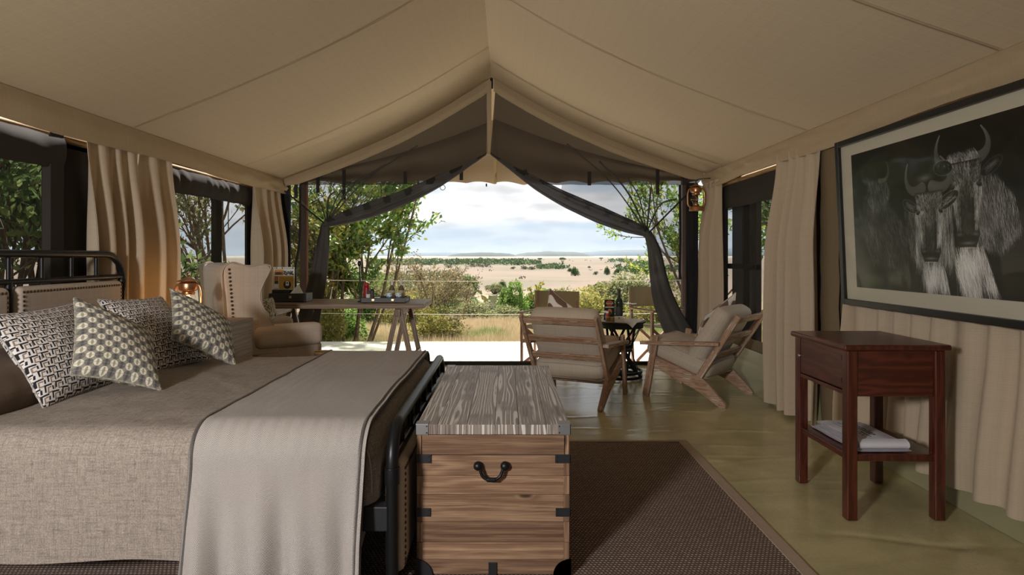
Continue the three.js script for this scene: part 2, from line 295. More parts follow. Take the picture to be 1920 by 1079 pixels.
  const oak = wood([176, 138, 108], [122, 88, 66], { freq: 12, seed: 51, S: 0.12, streak: 0.6, w: 256, h: 1024, white: [206, 190, 172] });
  M.oak = std({ map: oak[0], bumpMap: oak[1], bumpScale: 0.0008, roughness: 0.6 });
  const desk = wood([160, 134, 108], [104, 82, 62], { freq: 10, seed: 71, S: 0.3, streak: 0.6, w: 256, h: 1024 });
  M.deskWood = std({ map: desk[0], bumpMap: desk[1], bumpScale: 0.0008, roughness: 0.45 });
  const mah = wood([98, 44, 28], [64, 25, 16], { freq: 7, seed: 91, S: 0.3, streak: 0.5, w: 256, h: 512 });
  M.mahogany = phys({ map: mah[0], roughness: 0.32, clearcoat: 0.35, clearcoatRoughness: 0.25 });
  M.teak = std({ map: oak[0], color: lin(0.62, 0.46, 0.36), roughness: 0.5 });

  M.iron = std({ color: lin(0.018, 0.018, 0.02), roughness: 0.38, metalness: 0.6 });
  M.ironFlat = std({ color: lin(0.03, 0.031, 0.035), roughness: 0.5, metalness: 0.5 });
  M.steel = std({ color: lin(0.34, 0.34, 0.35), roughness: 0.42, metalness: 0.85 });
  M.nail = std({ color: lin(0.10, 0.07, 0.045), roughness: 0.35, metalness: 0.8 });
  M.copper = std({ color: lin(0.62, 0.33, 0.17), roughness: 0.3, metalness: 0.95 });
  M.brass = std({ color: lin(0.55, 0.42, 0.22), roughness: 0.35, metalness: 0.9 });
  M.glass = phys({ color: lin(0.96, 0.98, 0.98), roughness: 0.02, transmission: 1, thickness: 0, ior: 1.45 });
  M.bottleGreen = phys({ color: lin(0.02, 0.028, 0.018), roughness: 0.06, ior: 1.5 });
  M.leather = std({ color: lin(0.022, 0.014, 0.010), roughness: 0.45 });
  M.matBoard = std({ color: lin(0.52, 0.49, 0.40), roughness: 0.9 });
  M.black = std({ color: lin(0.012, 0.012, 0.013), roughness: 0.35 });
  M.white = std({ color: lin(0.78, 0.77, 0.76), roughness: 0.85 });
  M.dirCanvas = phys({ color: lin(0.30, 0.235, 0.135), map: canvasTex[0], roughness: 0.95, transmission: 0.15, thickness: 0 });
  M.rope = std({ color: lin(0.5, 0.46, 0.38), roughness: 0.9 });
  const brk = pixels(128, 256, (x, y) => { const v = fbm(x * 0.08, y * 0.03, 4); return mix3([62, 50, 42], [150, 130, 110], v); });
  M.bark = std({ map: tex(brk, 0.25, 0.5, true, true), roughness: 0.95 });
  M.barkDark = std({ map: M.bark.map, color: lin(0.45, 0.42, 0.40), roughness: 0.95 });
  M.leafC = phys({ vertexColors: true, roughness: 0.52, transmission: 0.5, thickness: 0 });
  M.leafMatte = phys({ vertexColors: true, roughness: 0.95, specularIntensity: 0.25, transmission: 0.45, thickness: 0 });
  M.leafFar = std({ vertexColors: true, roughness: 0.9 });
}
// lines of wood that run along z: repeat of a tube's uv is 0..1, so rods take plain metals or the box-mapped bars above

// ---------- the tent ----------
const WL = -2.42, WR = 2.14, ZF = -6.45, ZB = 1.7, RX = -0.16;
const eaveY = (s) => (s < 0 ? 1.95 : 2.01), ridgeY = (z) => 3.04 + 0.0 * z;
function roofPoint(side, t, z, drop = 0) {            // t = 0 at the ridge, 1 at the eave
  const ex = side < 0 ? WL + 0.05 : WR - 0.04, bay = Math.abs(((z + 5.45) / 1.63) % 1);
  const x = lerp(RX, ex, t), y = lerp(ridgeY(z), eaveY(side), t) - 0.16 * 4 * t * (1 - t) * (0.75 - 0.35 * t) - 0.012 * Math.sin(bay * Math.PI) * Math.sin(t * Math.PI) - (t < 0.12 ? 0.02 * (1 - t / 0.12) * Math.sin(z * 2.1) ** 2 : 0);
  return V(x, y - drop, z);
}
{
  const floor = struct('floor', 'creased olive green groundsheet floor of the tent');
  part('groundsheet_base', boxUV(mv(new THREE.BoxGeometry(WR - WL + 0.1, 0.04, ZB - ZF, 1, 1, 1), (WL + WR) / 2, -0.024, (ZB + ZF) / 2), 'z', false), M.floor, floor);
  const R = rng(44), folds = Array.from({ length: 34 }, (_, i) => [lerp(-5.9, -2.9, R()), lerp(0.1, 1.9, R()), 0.25 + 0.8 * R(), (R() - 0.5) * (i % 4 ? 0.16 : 1.6), 0.006 + 0.008 * R(), 0.002 + 0.003 * R(), R() * 9]);
  part('groundsheet', fin(grid(300, 480, (u, v) => {
    const x = lerp(WL - 0.04, WR + 0.04, u), z = lerp(ZF, ZB, v); let y = -0.001 + 0.0016 * (fbm(x * 3, z * 4, 3) - 0.5);
    for (const [fz, fx, fl, sl, w, h, ph] of folds) { const a = (x - fx) / fl; if (Math.abs(a) > 1.6) continue; const d = (z - fz - sl * (x - fx) - 0.02 * Math.sin(x * 5 + ph) - 0.012 * Math.sin(x * 13 + ph)) / w; if (Math.abs(d) < 4) y += h * Math.exp(-d * d * 0.5 - a * a * 2); }
    if (x > -2.2 && x < 1.15 && z > -3.82) y = Math.min(y, 0.0012);
    return V(x, y, z);
  }, (u, v, p) => [p.x, p.z])), M.floor, floor);
  const ceiling = struct('ceiling', 'pitched cream canvas tent roof with stitched seams');
  const cuts = { '-1': [ZF, -5.45, -3.83, -2.2, -0.57, ZB], '1': [ZF, -5.85, -4.2, -2.56, -0.92, ZB] };
  for (const s of [-1, 1]) {
    const c = cuts[s];
    for (let i = 0; i + 1 < c.length; i++) {
      const z0 = c[i], z1 = c[i + 1] + (i + 2 < c.length ? 0.012 : 0);
      part('roof_panel', fin(grid(40, 16, (u, v) => roofPoint(s, u, lerp(z0, z1, v), v > 0.97 ? 0.003 : 0), (u, v, p) => [p.z, u * 2.6])), M.roof, ceiling);
      if (i) part('seam', fin(grid(60, 1, (u, v) => roofPoint(s, u * 0.985, c[i] + (v - 0.5) * (0.005 + 0.006 * noise(u * 9, i)), 0.006 + 0.004 * noise(u * 14, i * 7)), (u, v, p) => [p.z, u])), M.seam, ceiling);
    }
  }
  // eave valances and the cream hem down the front gable
  for (const s of [-1, 1]) {
    const va = struct('trim_1', s < 0 ? 'cream canvas valance along the left eave' : 'gathered cream canvas valance along the right eave');
    const wr = s < 0 ? 0.012 : 0.03;
    part('valance_cloth', sheet(140, 10, (u, v) => {
      const z = lerp(ZF + 0.02, ZB, u), e = roofPoint(s, 1, z), k = fbm(z * 5, v * 3 + s, 3) - 0.5, g = smooth(-4.2, -6.0, z);
      return V(e.x - s * (0.02 + 0.035 * Math.sin(v * 2.4)) + s * (wr + 0.05 * g) * k * Math.sin(v * Math.PI) * 1.6, e.y + 0.005 - v * (0.165 + 0.012 * Math.sin(z * 3.1 + s) + 0.02 * (fbm(z * 1.3, 3, 2) - 0.5)), z);
    }, 0.004, (u, v, p) => [p.z, p.y]), M.valance, va);
    part('eave_seam', tube(Array.from({ length: 30 }, (_, i) => { const p = roofPoint(s, 0.995, lerp(ZF, ZB, i / 29)); p.y -= 0.004; p.x -= s * 0.012; return p; }), 0.0035, 6), M.seam, va);
    const pole = struct('beam_1', s < 0 ? 'bamboo coloured pole under the left valance' : 'bamboo coloured pole under the right valance');
    part('pole', bar(V(s < 0 ? WL + 0.01 : WR - 0.01, eaveY(s) - 0.16, ZF), V(s < 0 ? WL + 0.01 : WR - 0.01, eaveY(s) - 0.16, ZB), 0.045, 0.045, V(1, 0, 0), 0.02), M.pole, pole);
    const gh = struct('trim_1', s < 0 ? 'cream hem along the left half of the front gable' : 'cream hem along the right half of the front gable');
    part('hem_cloth', sheet(60, 8, (u, v) => {
      const t = lerp(0.006, 0.985, u), e = roofPoint(s, t, ZF + 0.03), w = (0.145 - 0.03 * u) * (u > 0.93 ? 1 - 0.3 * (u - 0.93) / 0.07 : 1);
      return V(e.x - (u < 0.03 ? -s * 0.01 : 0), e.y - v * w, ZF + 0.03 + 0.03 * Math.sin(v * 2.2) + 0.02 * v * (fbm(u * 9, s, 3) - 0.5) * 2);
    }, 0.004, (u, v) => [u * 2.5, v * 0.14]), M.valance, gh);
    part('hem_fold', tube(Array.from({ length: 30 }, (_, i) => { const e = roofPoint(s, lerp(0.03, 0.97, i / 29), ZF + 0.055); e.y -= 0.07; e.z += 0.01 * noise(i * 0.8, s); return e; }), 0.005, 6), M.valance, gh);
  }
}
// side walls: canvas below, netting above, dark roll-up flaps, dark posts
{
  const wl = struct('wall_left', 'left canvas tent wall with dark posts and netting windows'), X = WL - 0.01;
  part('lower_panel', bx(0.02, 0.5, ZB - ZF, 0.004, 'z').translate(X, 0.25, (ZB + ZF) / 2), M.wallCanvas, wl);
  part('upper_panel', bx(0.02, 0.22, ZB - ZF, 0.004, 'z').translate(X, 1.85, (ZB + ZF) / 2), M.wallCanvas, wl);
  for (const [z0, z1] of [[-3.29, -4.2], [-5.68, -6.45], [0.3, ZB]]) part('wall_panel', bx(0.02, 1.3, z0 < z1 ? z1 - z0 : z0 - z1, 0.004).translate(X, 1.12, (z0 + z1) / 2), M.flap, wl);
  for (const [n, z0, z1] of [[1, 0.3, -3.29], [2, -4.2, -5.68]]) {
    const win = struct('window_' + n, n === 1 ? 'wide netting window behind the bed headboard' : 'netting window behind the wing chair');
    part('netting', bx(0.004, 1.32, z0 - z1, 0.001).translate(X, 1.12, (z0 + z1) / 2), M.windowNet, win);
    part('roll_up_flap', sheet(60, 8, (u, v) => V(X + 0.03 + 0.018 * Math.sin(v * 3.1) * (1 + noise(u * 30, v * 2)), 1.80 - v * (0.19 + 0.03 * (fbm(u * 7 + n, 2, 2) - 0.5)), lerp(z0, z1, u)), 0.01), M.flap, win);
    for (const z of n === 1 ? [z0, z1 + 0.05] : [-5.32]) part('window_post', bx(0.05, 1.8, n === 1 ? 0.1 : 0.10, 0.004).translate(X + (n === 1 ? 0.02 : -0.10), 0.9, z), M.flap, win);
  }
  const wr = struct('wall_right', 'right canvas tent wall behind the curtains'), R = WR + 0.01;
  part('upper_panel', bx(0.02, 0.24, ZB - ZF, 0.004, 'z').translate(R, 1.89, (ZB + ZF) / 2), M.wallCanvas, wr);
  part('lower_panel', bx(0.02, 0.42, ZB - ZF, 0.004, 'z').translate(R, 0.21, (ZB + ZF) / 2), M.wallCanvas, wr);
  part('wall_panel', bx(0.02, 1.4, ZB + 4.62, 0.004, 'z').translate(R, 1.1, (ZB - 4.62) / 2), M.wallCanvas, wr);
  part('wall_panel', bx(0.02, 1.4, 0.5, 0.004, 'z').translate(R, 1.1, ZF + 0.25), M.flap, wr);
  const w3 = struct('window_3', 'netting window behind the right armchair');
  part('netting', bx(0.004, 1.4, 1.33, 0.001).translate(R, 1.1, -5.285), M.windowNet, w3);
  part('roll_up_flap', sheet(30, 6, (u, v) => V(R - 0.03 - 0.012 * Math.sin(v * 3.1), 1.82 - v * (0.22 + 0.02 * (fbm(u * 6, 2, 2) - 0.5)), lerp(-4.6, -5.97, u)), 0.01), M.flap, w3);
  part('window_frame', [bx(0.05, 1.75, 0.09, 0.004).translate(R + 0.03, 0.9, -5.32), bx(0.05, 0.05, 0.75, 0.004, 'z').translate(R + 0.03, 1.05, -5.65), bx(0.05, 1.75, 0.05, 0.004).translate(R + 0.03, 0.9, -5.56)], M.flap, w3);
  part('dark_screen', bx(0.006, 1.4, 0.62, 0.001).translate(R + 0.06, 1.0, -5.66), std({ color: lin(0.03, 0.025, 0.022), roughness: 0.9, transparent: true, opacity: 0.87 }), w3);
  // canvas pole sleeve between the two right curtains
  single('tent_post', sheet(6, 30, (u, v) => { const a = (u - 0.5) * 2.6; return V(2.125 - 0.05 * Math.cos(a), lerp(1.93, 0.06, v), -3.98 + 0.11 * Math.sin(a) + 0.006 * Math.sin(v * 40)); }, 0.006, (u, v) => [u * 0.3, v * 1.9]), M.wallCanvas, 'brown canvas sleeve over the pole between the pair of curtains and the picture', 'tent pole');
  // floor sheet turned up along the right wall
  const sk = struct('baseboard_right', 'floor sheet turned up along the right wall');
  part('turned_up_sheet', sheet(90, 8, (u, v) => V(lerp(2.06, 2.125, Math.sin(v * 1.4) / 0.985) + 0.01 * (fbm(u * 22, v * 2, 3) - 0.5), v * 0.33, lerp(ZF + 0.05, ZB, u)), 0.004, (u, v, p) => [p.z, p.y]), M.skirt, sk);
  const skl = struct('baseboard_left', 'floor sheet turned up along the left wall');
  part('turned_up_sheet', sheet(60, 6, (u, v) => V(WL + 0.01 + 0.06 * (1 - v), v * 0.3, lerp(ZF + 0.05, ZB, u)), 0.004, (u, v, p) => [p.z, p.y]), M.skirt, skl);
  // unseen back wall, doorway sized for the daylight it lets in
  const wb = struct('wall_back', 'unseen rear canvas wall with a narrow doorway sized for the daylight it lets in');
  for (const [x0, x1] of [[WL, -0.55], [0.45, WR]]) part('wall_panel', bx(x1 - x0, 1.95, 0.02, 0.004).translate((x0 + x1) / 2, 0.975, ZB + 0.01), M.wallCanvas, wb);
  const gable = new THREE.Shape(); gable.moveTo(WL, 1.95); gable.lineTo(WR, 2.0); gable.lineTo(RX, 3.05); gable.closePath();
  part('gable_panel', boxUV(new THREE.ExtrudeGeometry(gable, { depth: 0.02, bevelEnabled: false }).translate(0, 0, ZB)), M.roof, wb);
}
// front gable: dark corner posts, centre zip strip, sill
{
  for (const [x, l] of [[-2.36, 'black netting strip at the left front corner beside the narrow curtain'], [1.955, 'black netting strip at the right front corner below the hanging lantern']]) {
    const p = struct('wall_front', l); part('corner_strip', bx(x < 0 ? 0.15 : 0.13, 1.92, 0.05, 0.01).translate(x, 0.96, ZF + 0.0), M.blackWeb, p);
  }
  const z = struct('trim_1', 'cream zip strip down the middle of the front gable');
  part('zip_strip', bx(0.05, 0.78, 0.02, 0.008).translate(RX - 0.025, 2.60, ZF + 0.04), M.valance, z);
  part('zip_tail', [rod(V(RX - 0.03, 2.24, ZF + 0.05), V(RX - 0.09, 2.2, ZF + 0.05), 0.009, 0.005), rod(V(RX - 0.02, 2.24, ZF + 0.05), V(RX + 0.04, 2.2, ZF + 0.05), 0.009, 0.005)], M.valance, z);
  part('ridge_cap', bx(0.035, 0.16, 0.03, 0.008).translate(RX, 2.99, ZF + 0.02), M.blackWeb, z);
  const s = struct('trim_1', 'dark ground sill of the open tent front');
  part('sill', bx(WR - WL, 0.035, 0.06, 0.01, 'x').translate((WL + WR) / 2, 0.017, ZF), M.blackWeb, s);
}
// netting curtains tied back to the corners
for (const s of [-1, 1]) {
  const T = s < 0 ? V(-1.90, 1.488, ZF + 0.05) : V(1.483, 1.39, ZF + 0.05), Cn = V(RX - 0.03 + s * 0.02, 2.22, ZF + 0.05), Co = s < 0 ? V(-2.36, 1.86, ZF + 0.04) : V(1.96, 1.87, ZF + 0.04);
  const End = s < 0 ? V(-2.20, 0.10, ZF + 0.02) : V(1.93, 0.14, ZF + 0.02);
  const n = thing('netting_curtain', s < 0 ? 'dark mosquito netting tied back on the left side of the open tent front' : 'dark mosquito netting tied back on the right side of the open tent front', 'netting', [0, 0, 0], 0);
  const low = (u) => { const p = Cn.clone().lerp(T, u); p.y -= 0.10 * Math.sin(u * Math.PI) * (1 - 0.3 * u); return p; };
  const netAt = (u, v) => { const e = roofPoint(s, lerp(0.02, 0.99, u), ZF + 0.02), b = low(Math.pow(u, 0.8)), p = V(e.x, e.y - 0.04, e.z).lerp(b, v); p.z += 0.05 * v * v * Math.sin(u * 46 + v * 2) * (0.4 + u) + 0.01; return p; };
  const split = (u) => { const e = roofPoint(s, lerp(0.02, 0.99, u), ZF), b = low(Math.pow(u, 0.8)); return clamp((e.y - 0.04 - 1.895) / (e.y - 0.04 - b.y), 0.04, 1); };  // dense netting stops at the height where the awning edge shows behind
  part('upper_netting', fin(grid(90, 24, (u, v) => netAt(u, v * split(u)))), M.net, n, 'dense dark netting');
  part('lower_netting', fin(grid(70, 16, (u, v) => { const q = lerp(0.36, 1, u), k = split(q); return netAt(q, lerp(k, 1, v)); })), M.netSheer, n, 'sheer netting');
  const roll = (pts, radii, flat, m, name, sd) => part(name, fin(grid(36, 70, (u, v) => {
    const k = v * (pts.length - 1), i = Math.min(pts.length - 2, Math.floor(k)), f = k - i, cv = new THREE.CatmullRomCurve3(pts), c = cv.getPoint(v), t = cv.getTangent(v);
    const r = lerp(radii[Math.min(i, radii.length - 1)], radii[Math.min(i + 1, radii.length - 1)], f), a = u * Math.PI * 2, q = r * (1 + 0.22 * Math.sin(a * 5 + sd + v * 3) + 0.15 * Math.sin(a * 9 + v * 5));
    const nrm = V(-t.y, t.x, 0).normalize(); return c.addScaledVector(nrm, Math.cos(a) * q).add(V(0, 0, Math.sin(a) * q * flat));
  })), m, n);
  roll([0, 0.12, 0.3, 0.5, 0.7, 0.88, 1].map(low), [0.006, 0.02, 0.05, 0.065, 0.07, 0.06, 0.035], 0.6, M.netRoll, 'gathered_edge', s);
  const mid = T.clone().lerp(End, 0.5).add(V(s < 0 ? 0.05 : -0.07, 0, 0)), q1 = T.clone().lerp(End, 0.15).add(V(s < 0 ? 0.02 : 0.0, 0, 0));
  roll([T, q1, mid, T.clone().lerp(End, 0.78).add(V(s < 0 ? 0.03 : -0.05, 0, 0)), End], [0.035, 0.055, 0.085, 0.11, 0.13], 0.5, M.netRoll, 'hanging_bundle', s * 2);
  // thin layer between bundle and corner
  part('sheer_netting', fin(grid(14, 40, (u, v) => { const a = v < 0.02 ? T.clone() : T.clone().lerp(End, v), c = Co.clone().lerp(V(Co.x, 0.1, ZF + 0.02), Math.pow(v, 0.8)); const p = a.lerp(c, u); p.z += 0.015 * Math.sin(u * 20); return p; })), M.netSheer, n);
  part('tie_strap', bar(T.clone().add(V(0, 0, 0.03)), Co.clone().add(V(0, 0, 0.03)), 0.042, 0.012, V(0, 0, 1), 0.004), M.blackWeb, n, 'black webbing tie strap');
  part('tie_band', bx(0.05, 0.075, 0.08, 0.02, 'y', 2).rotateZ(s * 0.9).translate(T.x, T.y, T.z), M.netRoll, n);
  part('zip_edge', tube([V(s < 0 ? -2.18 : 1.83, 1.9, ZF), V(s < 0 ? -2.19 : 1.835, 1.3, ZF), V(s < 0 ? -2.24 : 1.83, 0.95, ZF), V(s < 0 ? -2.22 : 1.84, s < 0 ? 0.7 : 0.9, ZF)], 0.013, 6), M.blackWeb, n, 'dangling black zip edge');
  for (let k = 0; k < 5; k++) { const u = [0.35, 0.5, 0.62, 0.74, 0.86][k], e = roofPoint(s, u, ZF + 0.05); part('taut_fold', tube([V(e.x, e.y - 0.25 - 0.1 * k * 0.3, e.z), e.clone().lerp(T, 0.55).add(V(0, -0.02, 0.02)), T.clone().add(V(-s * 0.02, 0.01, 0.02))], 0.007 + 0.003 * (k % 2), 5), M.netRoll, n); }
}
// curtains
function curtain(label, xz0, xz1, top, bottom, folds, amp, seed, inward, flare = 0, lean = 0) {
  const R = rng(seed), ph = Array.from({ length: 5 }, () => R() * 6.28), dx = xz1[0] - xz0[0], dz = xz1[1] - xz0[1], L = Math.hypot(dx, dz);
  return single('curtain', sheet(Math.max(60, folds * 14), 26, (u, v) => {
    const k = u + 0.05 * Math.sin(u * 7 + ph[0]) + 0.022 * Math.sin(u * 16 + ph[1]) + 0.012 * v * Math.sin(v * 3 + u * 12);
    let w = Math.sin(k * folds * 6.283 + ph[2]); w = Math.sign(w) * Math.pow(Math.abs(w), 0.75);
    const a = amp * (0.28 + 0.72 * smooth(0, 0.4, v)) * (0.55 + 0.9 * noise(u * folds * 1.1 + seed, 3)), off = a * w * 1.15 + 0.012 * Math.sin(u * 40 + v * 5 + ph[3]) * v;
    const spread = (u - 0.5) * flare * smooth(0.1, 1, v);
    return V(xz0[0] + dx * (u + spread) + inward * (off + amp * (0.4 + 0.6 * smooth(0, 0.4, v)) + 0.05 * lean * smooth(0.55, 1, v)), lerp(top, bottom, v) + 0.008 * Math.sin(u * 30 + ph[4]) * v, xz0[1] + dz * (u + spread) + 0.004 * w);
  }, 0.004, (u, v) => [u * L * 1.6, v * (top - bottom)]), M.curtain, label, 'curtain');
}
curtain('wide cream curtain pair hanging behind the end of the headboard', [WL + 0.05, -3.40], [WL + 0.05, -4.26], 1.86, 0.10, 5, 0.042, 3, 1);
curtain('narrow cream curtain behind the left end of the trestle desk', [WL + 0.05, -5.62], [WL + 0.05, -6.28], 1.86, 0.10, 3, 0.05, 9, 1);
curtain('narrow cream curtain below the hanging lantern at the front corner', [WR - 0.06, -5.86], [WR - 0.06, -6.36], 1.90, 0.08, 3, 0.055, 14, -1, 0.1);
curtain('tall cream curtain between the netting window and the brown pole sleeve', [WR - 0.055, -4.0], [WR - 0.055, -4.62], 1.90, 0.035, 4, 0.05, 21, -1, 0.08);
curtain('wide gathered cream curtain hanging behind the framed picture and side table', [WR - 0.03, -1.2], [WR - 0.03, -3.82], 1.88, 0.10, 15, 0.026, 27, -1, 0, 1);

// ---------- deck, veranda fly, posts ----------
{
  const deck = struct('deck', 'pale veranda deck in front of the open tent');
  const n = 12, x0 = -3.2, x1 = 2.9, w = (x1 - x0) / n;
  part('deck_sheet', boxUV(mv(new THREE.BoxGeometry(x1 - x0, 0.1, 2.4), (x0 + x1) / 2, -0.15, ZF - 1.23), 'z', false), M.deck, deck);
  const fly = thing('awning', 'brown canvas veranda awning with scalloped front edge beyond the netting', 'awning');
  const zf = -8.6, fp = (s, t, z) => V(lerp(RX, s < 0 ? -3.0 : 2.7, t), lerp(3.14, 2.34, t) - 0.1 * 4 * t * (1 - t) - (ZF - z) * 0.03, z);
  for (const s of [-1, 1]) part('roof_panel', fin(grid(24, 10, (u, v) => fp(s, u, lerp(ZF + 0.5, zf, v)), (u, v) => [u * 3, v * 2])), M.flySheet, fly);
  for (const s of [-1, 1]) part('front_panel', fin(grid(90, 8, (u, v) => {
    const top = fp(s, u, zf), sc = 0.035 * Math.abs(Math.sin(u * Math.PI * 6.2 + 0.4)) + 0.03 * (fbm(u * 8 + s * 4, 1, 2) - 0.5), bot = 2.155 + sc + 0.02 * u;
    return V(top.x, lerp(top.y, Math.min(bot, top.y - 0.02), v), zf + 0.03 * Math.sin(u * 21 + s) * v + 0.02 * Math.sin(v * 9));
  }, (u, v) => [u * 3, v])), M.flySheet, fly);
  part('centre_seam', bx(0.04, 0.8, 0.02, 0.006).translate(RX, 2.56, zf + 0.03), M.valance, fly);
  for (const [px, py0, py1] of [[645, 318, 375], [865, 318, 338], [985, 318, 338], [1233, 318, 365], [760, 322, 345], [1105, 322, 348], [555, 330, 372], [596, 330, 362]]) { const a = at(px, py0, 8.5), b = at(px, py1, 8.5); part('strap', bar(b, a, 0.05, 0.006, V(1, 0, 0), 0.002), M.blackWeb, fly, 'dark webbing strap'); }
  const rg = at(830, 352, 8.5); part('ring', fin(new THREE.TorusGeometry(0.035, 0.005, 8, 24).translate(rg.x, rg.y, rg.z)), M.steel, fly);
  const rg2 = at(912, 350, 8.5); part('hook', rod(V(rg2.x, rg2.y + 0.04, rg2.z), V(rg2.x, rg2.y, rg2.z), 0.01), M.blackWeb, fly);
  for (const [x, l, w2] of [[-2.86, 'dark brown veranda post at the left deck corner before the bushes', 0.085], [2.5, 'dark brown veranda post at the right deck corner behind the netting', 0.07]]) {
    const p = thing('veranda_post', l, 'post', [x, -0.1, -8.6]);
    part('post', bx(w2, 2.45, 0.09, 0.006).translate(0, 1.225, 0), M.postBrown, p);
    part('corner_board', bx(0.025, 2.44, 0.03, 0.004).translate(w2 / 2 + 0.014, 1.22, 0.03), std({ color: lin(0.16, 0.055, 0.03), roughness: 0.5 }), p, 'redder edge board');
    part('foot_bracket', bx(w2 + 0.06, 0.03, 0.15, 0.004).translate(0, 0.015, 0), M.iron, p);
  }
  const wf = thing('wire_fence', 'two thin pale ropes strung along the outer deck edge', 'rope');
  for (const y of [0.32, 0.80]) part('rope', tube(Array.from({ length: 9 }, (_, i) => V(lerp(-3.1, 2.8, i / 8), y - 0.02 * Math.sin(i / 8 * Math.PI), -8.84)), 0.005, 6), M.rope, wf);
  for (const x of [-3.1, 2.8]) part('stake', rod(V(x, -0.3, -8.84), V(x, 0.95, -8.84), 0.025), M.postBrown, wf);
}

// ---------- land ----------
const PROF = [[0, -0.4], [8.8, -0.42], [10, -0.55], [13, -0.85], [20, -1.4], [30, -2.3], [45, -4.3], [70, -7], [100, -8.5], [150, -9.5], [300, -14], [600, -17], [1000, -19], [2000, -16], [5000, -8], [9000, -4], [14000, -4]];
function ground(x, z) {
  const d = Math.max(0, -z); let h = PROF[PROF.length - 1][1];
  for (let i = 1; i < PROF.length; i++) if (d <= PROF[i][0]) { const [a, b] = PROF[i - 1], [c, e] = PROF[i]; h = lerp(b, e, (d - a) / (c - a)); break; }
  const r = Math.hypot(x, z), k = smooth(9, 40, d);
  return h + k * 0.5 * (fbm(x * 0.06 + 50, z * 0.06 + 50, 3) - 0.5) + smooth(60, 400, d) * 1.2 * (fbm(x * 0.004 + 9, z * 0.004 + 9, 3) - 0.5) + smooth(9, 14, d) * 0.12 * (fbm(x * 0.6, z * 0.6, 2) - 0.5);
}
{
  const NA = 240, rs = [0]; for (let r = 2; r < 14000; r *= 1.05) rs.push(r);
  const pos = [0, ground(0, 0), 0], col = [0.3, 0.24, 0.12], idx = [];
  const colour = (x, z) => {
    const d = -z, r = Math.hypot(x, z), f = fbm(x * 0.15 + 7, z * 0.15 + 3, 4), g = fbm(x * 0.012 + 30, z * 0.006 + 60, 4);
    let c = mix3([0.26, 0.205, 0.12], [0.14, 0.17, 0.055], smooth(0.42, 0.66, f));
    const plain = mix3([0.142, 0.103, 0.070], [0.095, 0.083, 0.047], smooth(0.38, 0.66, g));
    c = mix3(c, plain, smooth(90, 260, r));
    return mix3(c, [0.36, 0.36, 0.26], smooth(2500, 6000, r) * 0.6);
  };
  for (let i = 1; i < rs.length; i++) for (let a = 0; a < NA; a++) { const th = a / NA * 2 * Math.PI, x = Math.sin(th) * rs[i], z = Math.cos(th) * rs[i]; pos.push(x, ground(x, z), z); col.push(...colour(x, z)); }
  for (let a = 0; a < NA; a++) idx.push(0, 1 + a, 1 + (a + 1) % NA);
  for (let i = 1; i < rs.length - 1; i++) for (let a = 0; a < NA; a++) { const p = 1 + (i - 1) * NA + a, q = 1 + (i - 1) * NA + (a + 1) % NA; idx.push(p, p + NA, q + NA, p, q + NA, q); }
  const g = new THREE.BufferGeometry(); g.setAttribute('position', new THREE.Float32BufferAttribute(pos, 3)); g.setAttribute('color', new THREE.Float32BufferAttribute(col, 3)); g.setIndex(idx); g.computeVertexNormals();
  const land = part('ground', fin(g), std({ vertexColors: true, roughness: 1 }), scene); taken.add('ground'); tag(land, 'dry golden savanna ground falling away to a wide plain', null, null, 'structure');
  // far hills, with the blue haze of distance put into their colours
  const hill = (label, px0, px1, d, top, color, seed) => {
    const N = 60; const o = single('hill', fin(grid(N, 8, (u, v) => {
      const px = lerp(px0, px1, u), e = Math.pow(Math.sin(Math.PI * clamp(u, 0.001, 0.999)), 0.45), x = (px - CX) / F * d, h = top * e * (0.8 + 0.4 * fbm(u * 7 + seed, 2, 3)), side = Math.cos(v * Math.PI);
      return V(x * (1 + side * -0.0), -10 + (h + 10) * Math.sin(v * Math.PI), -d + side * d * 0.06);
    })), std({ color: lin(...color), roughness: 1 }), label, null, null, 'structure'); return o;
  };
  hill('low dark flat hill on the left horizon', 845, 968, 7000, 42, [0.030, 0.042, 0.040], 3);
  hill('long flat topped mesa on the middle horizon', 965, 1105, 8500, 62, [0.052, 0.064, 0.062], 8);
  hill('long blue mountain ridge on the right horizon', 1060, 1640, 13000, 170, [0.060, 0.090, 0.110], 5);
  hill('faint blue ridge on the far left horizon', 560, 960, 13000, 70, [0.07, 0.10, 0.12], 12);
}

// ---------- plants ----------
class Leaves {
  constructor() { this.p = []; this.c = []; }
  add(p, dir, nrm, len, wid, col) {                  // folded rhombus leaf
    const s = dir.clone().cross(nrm).normalize().multiplyScalar(wid / 2), m = p.clone().addScaledVector(dir, len * 0.45), t = p.clone().addScaledVector(dir, len), f = nrm.clone().multiplyScalar(wid * 0.18);
    const l = m.clone().add(s).add(f), r = m.clone().sub(s).add(f);
    for (const q of [p, l, t, p, t, r]) { this.p.push(q.x, q.y, q.z); this.c.push(...col); }
  }
  geo() { const g = new THREE.BufferGeometry(); g.setAttribute('position', new THREE.Float32BufferAttribute(this.p, 3)); g.setAttribute('color', new THREE.Float32BufferAttribute(this.c, 3)); g.computeVertexNormals(); return fin(g); }
}
const rdir = (R, up = 0) => { const v = V(R() * 2 - 1, R() * 2 - 1 + up, R() * 2 - 1); return v.lengthSq() < 1e-4 ? V(0, 1, 0) : v.normalize(); };
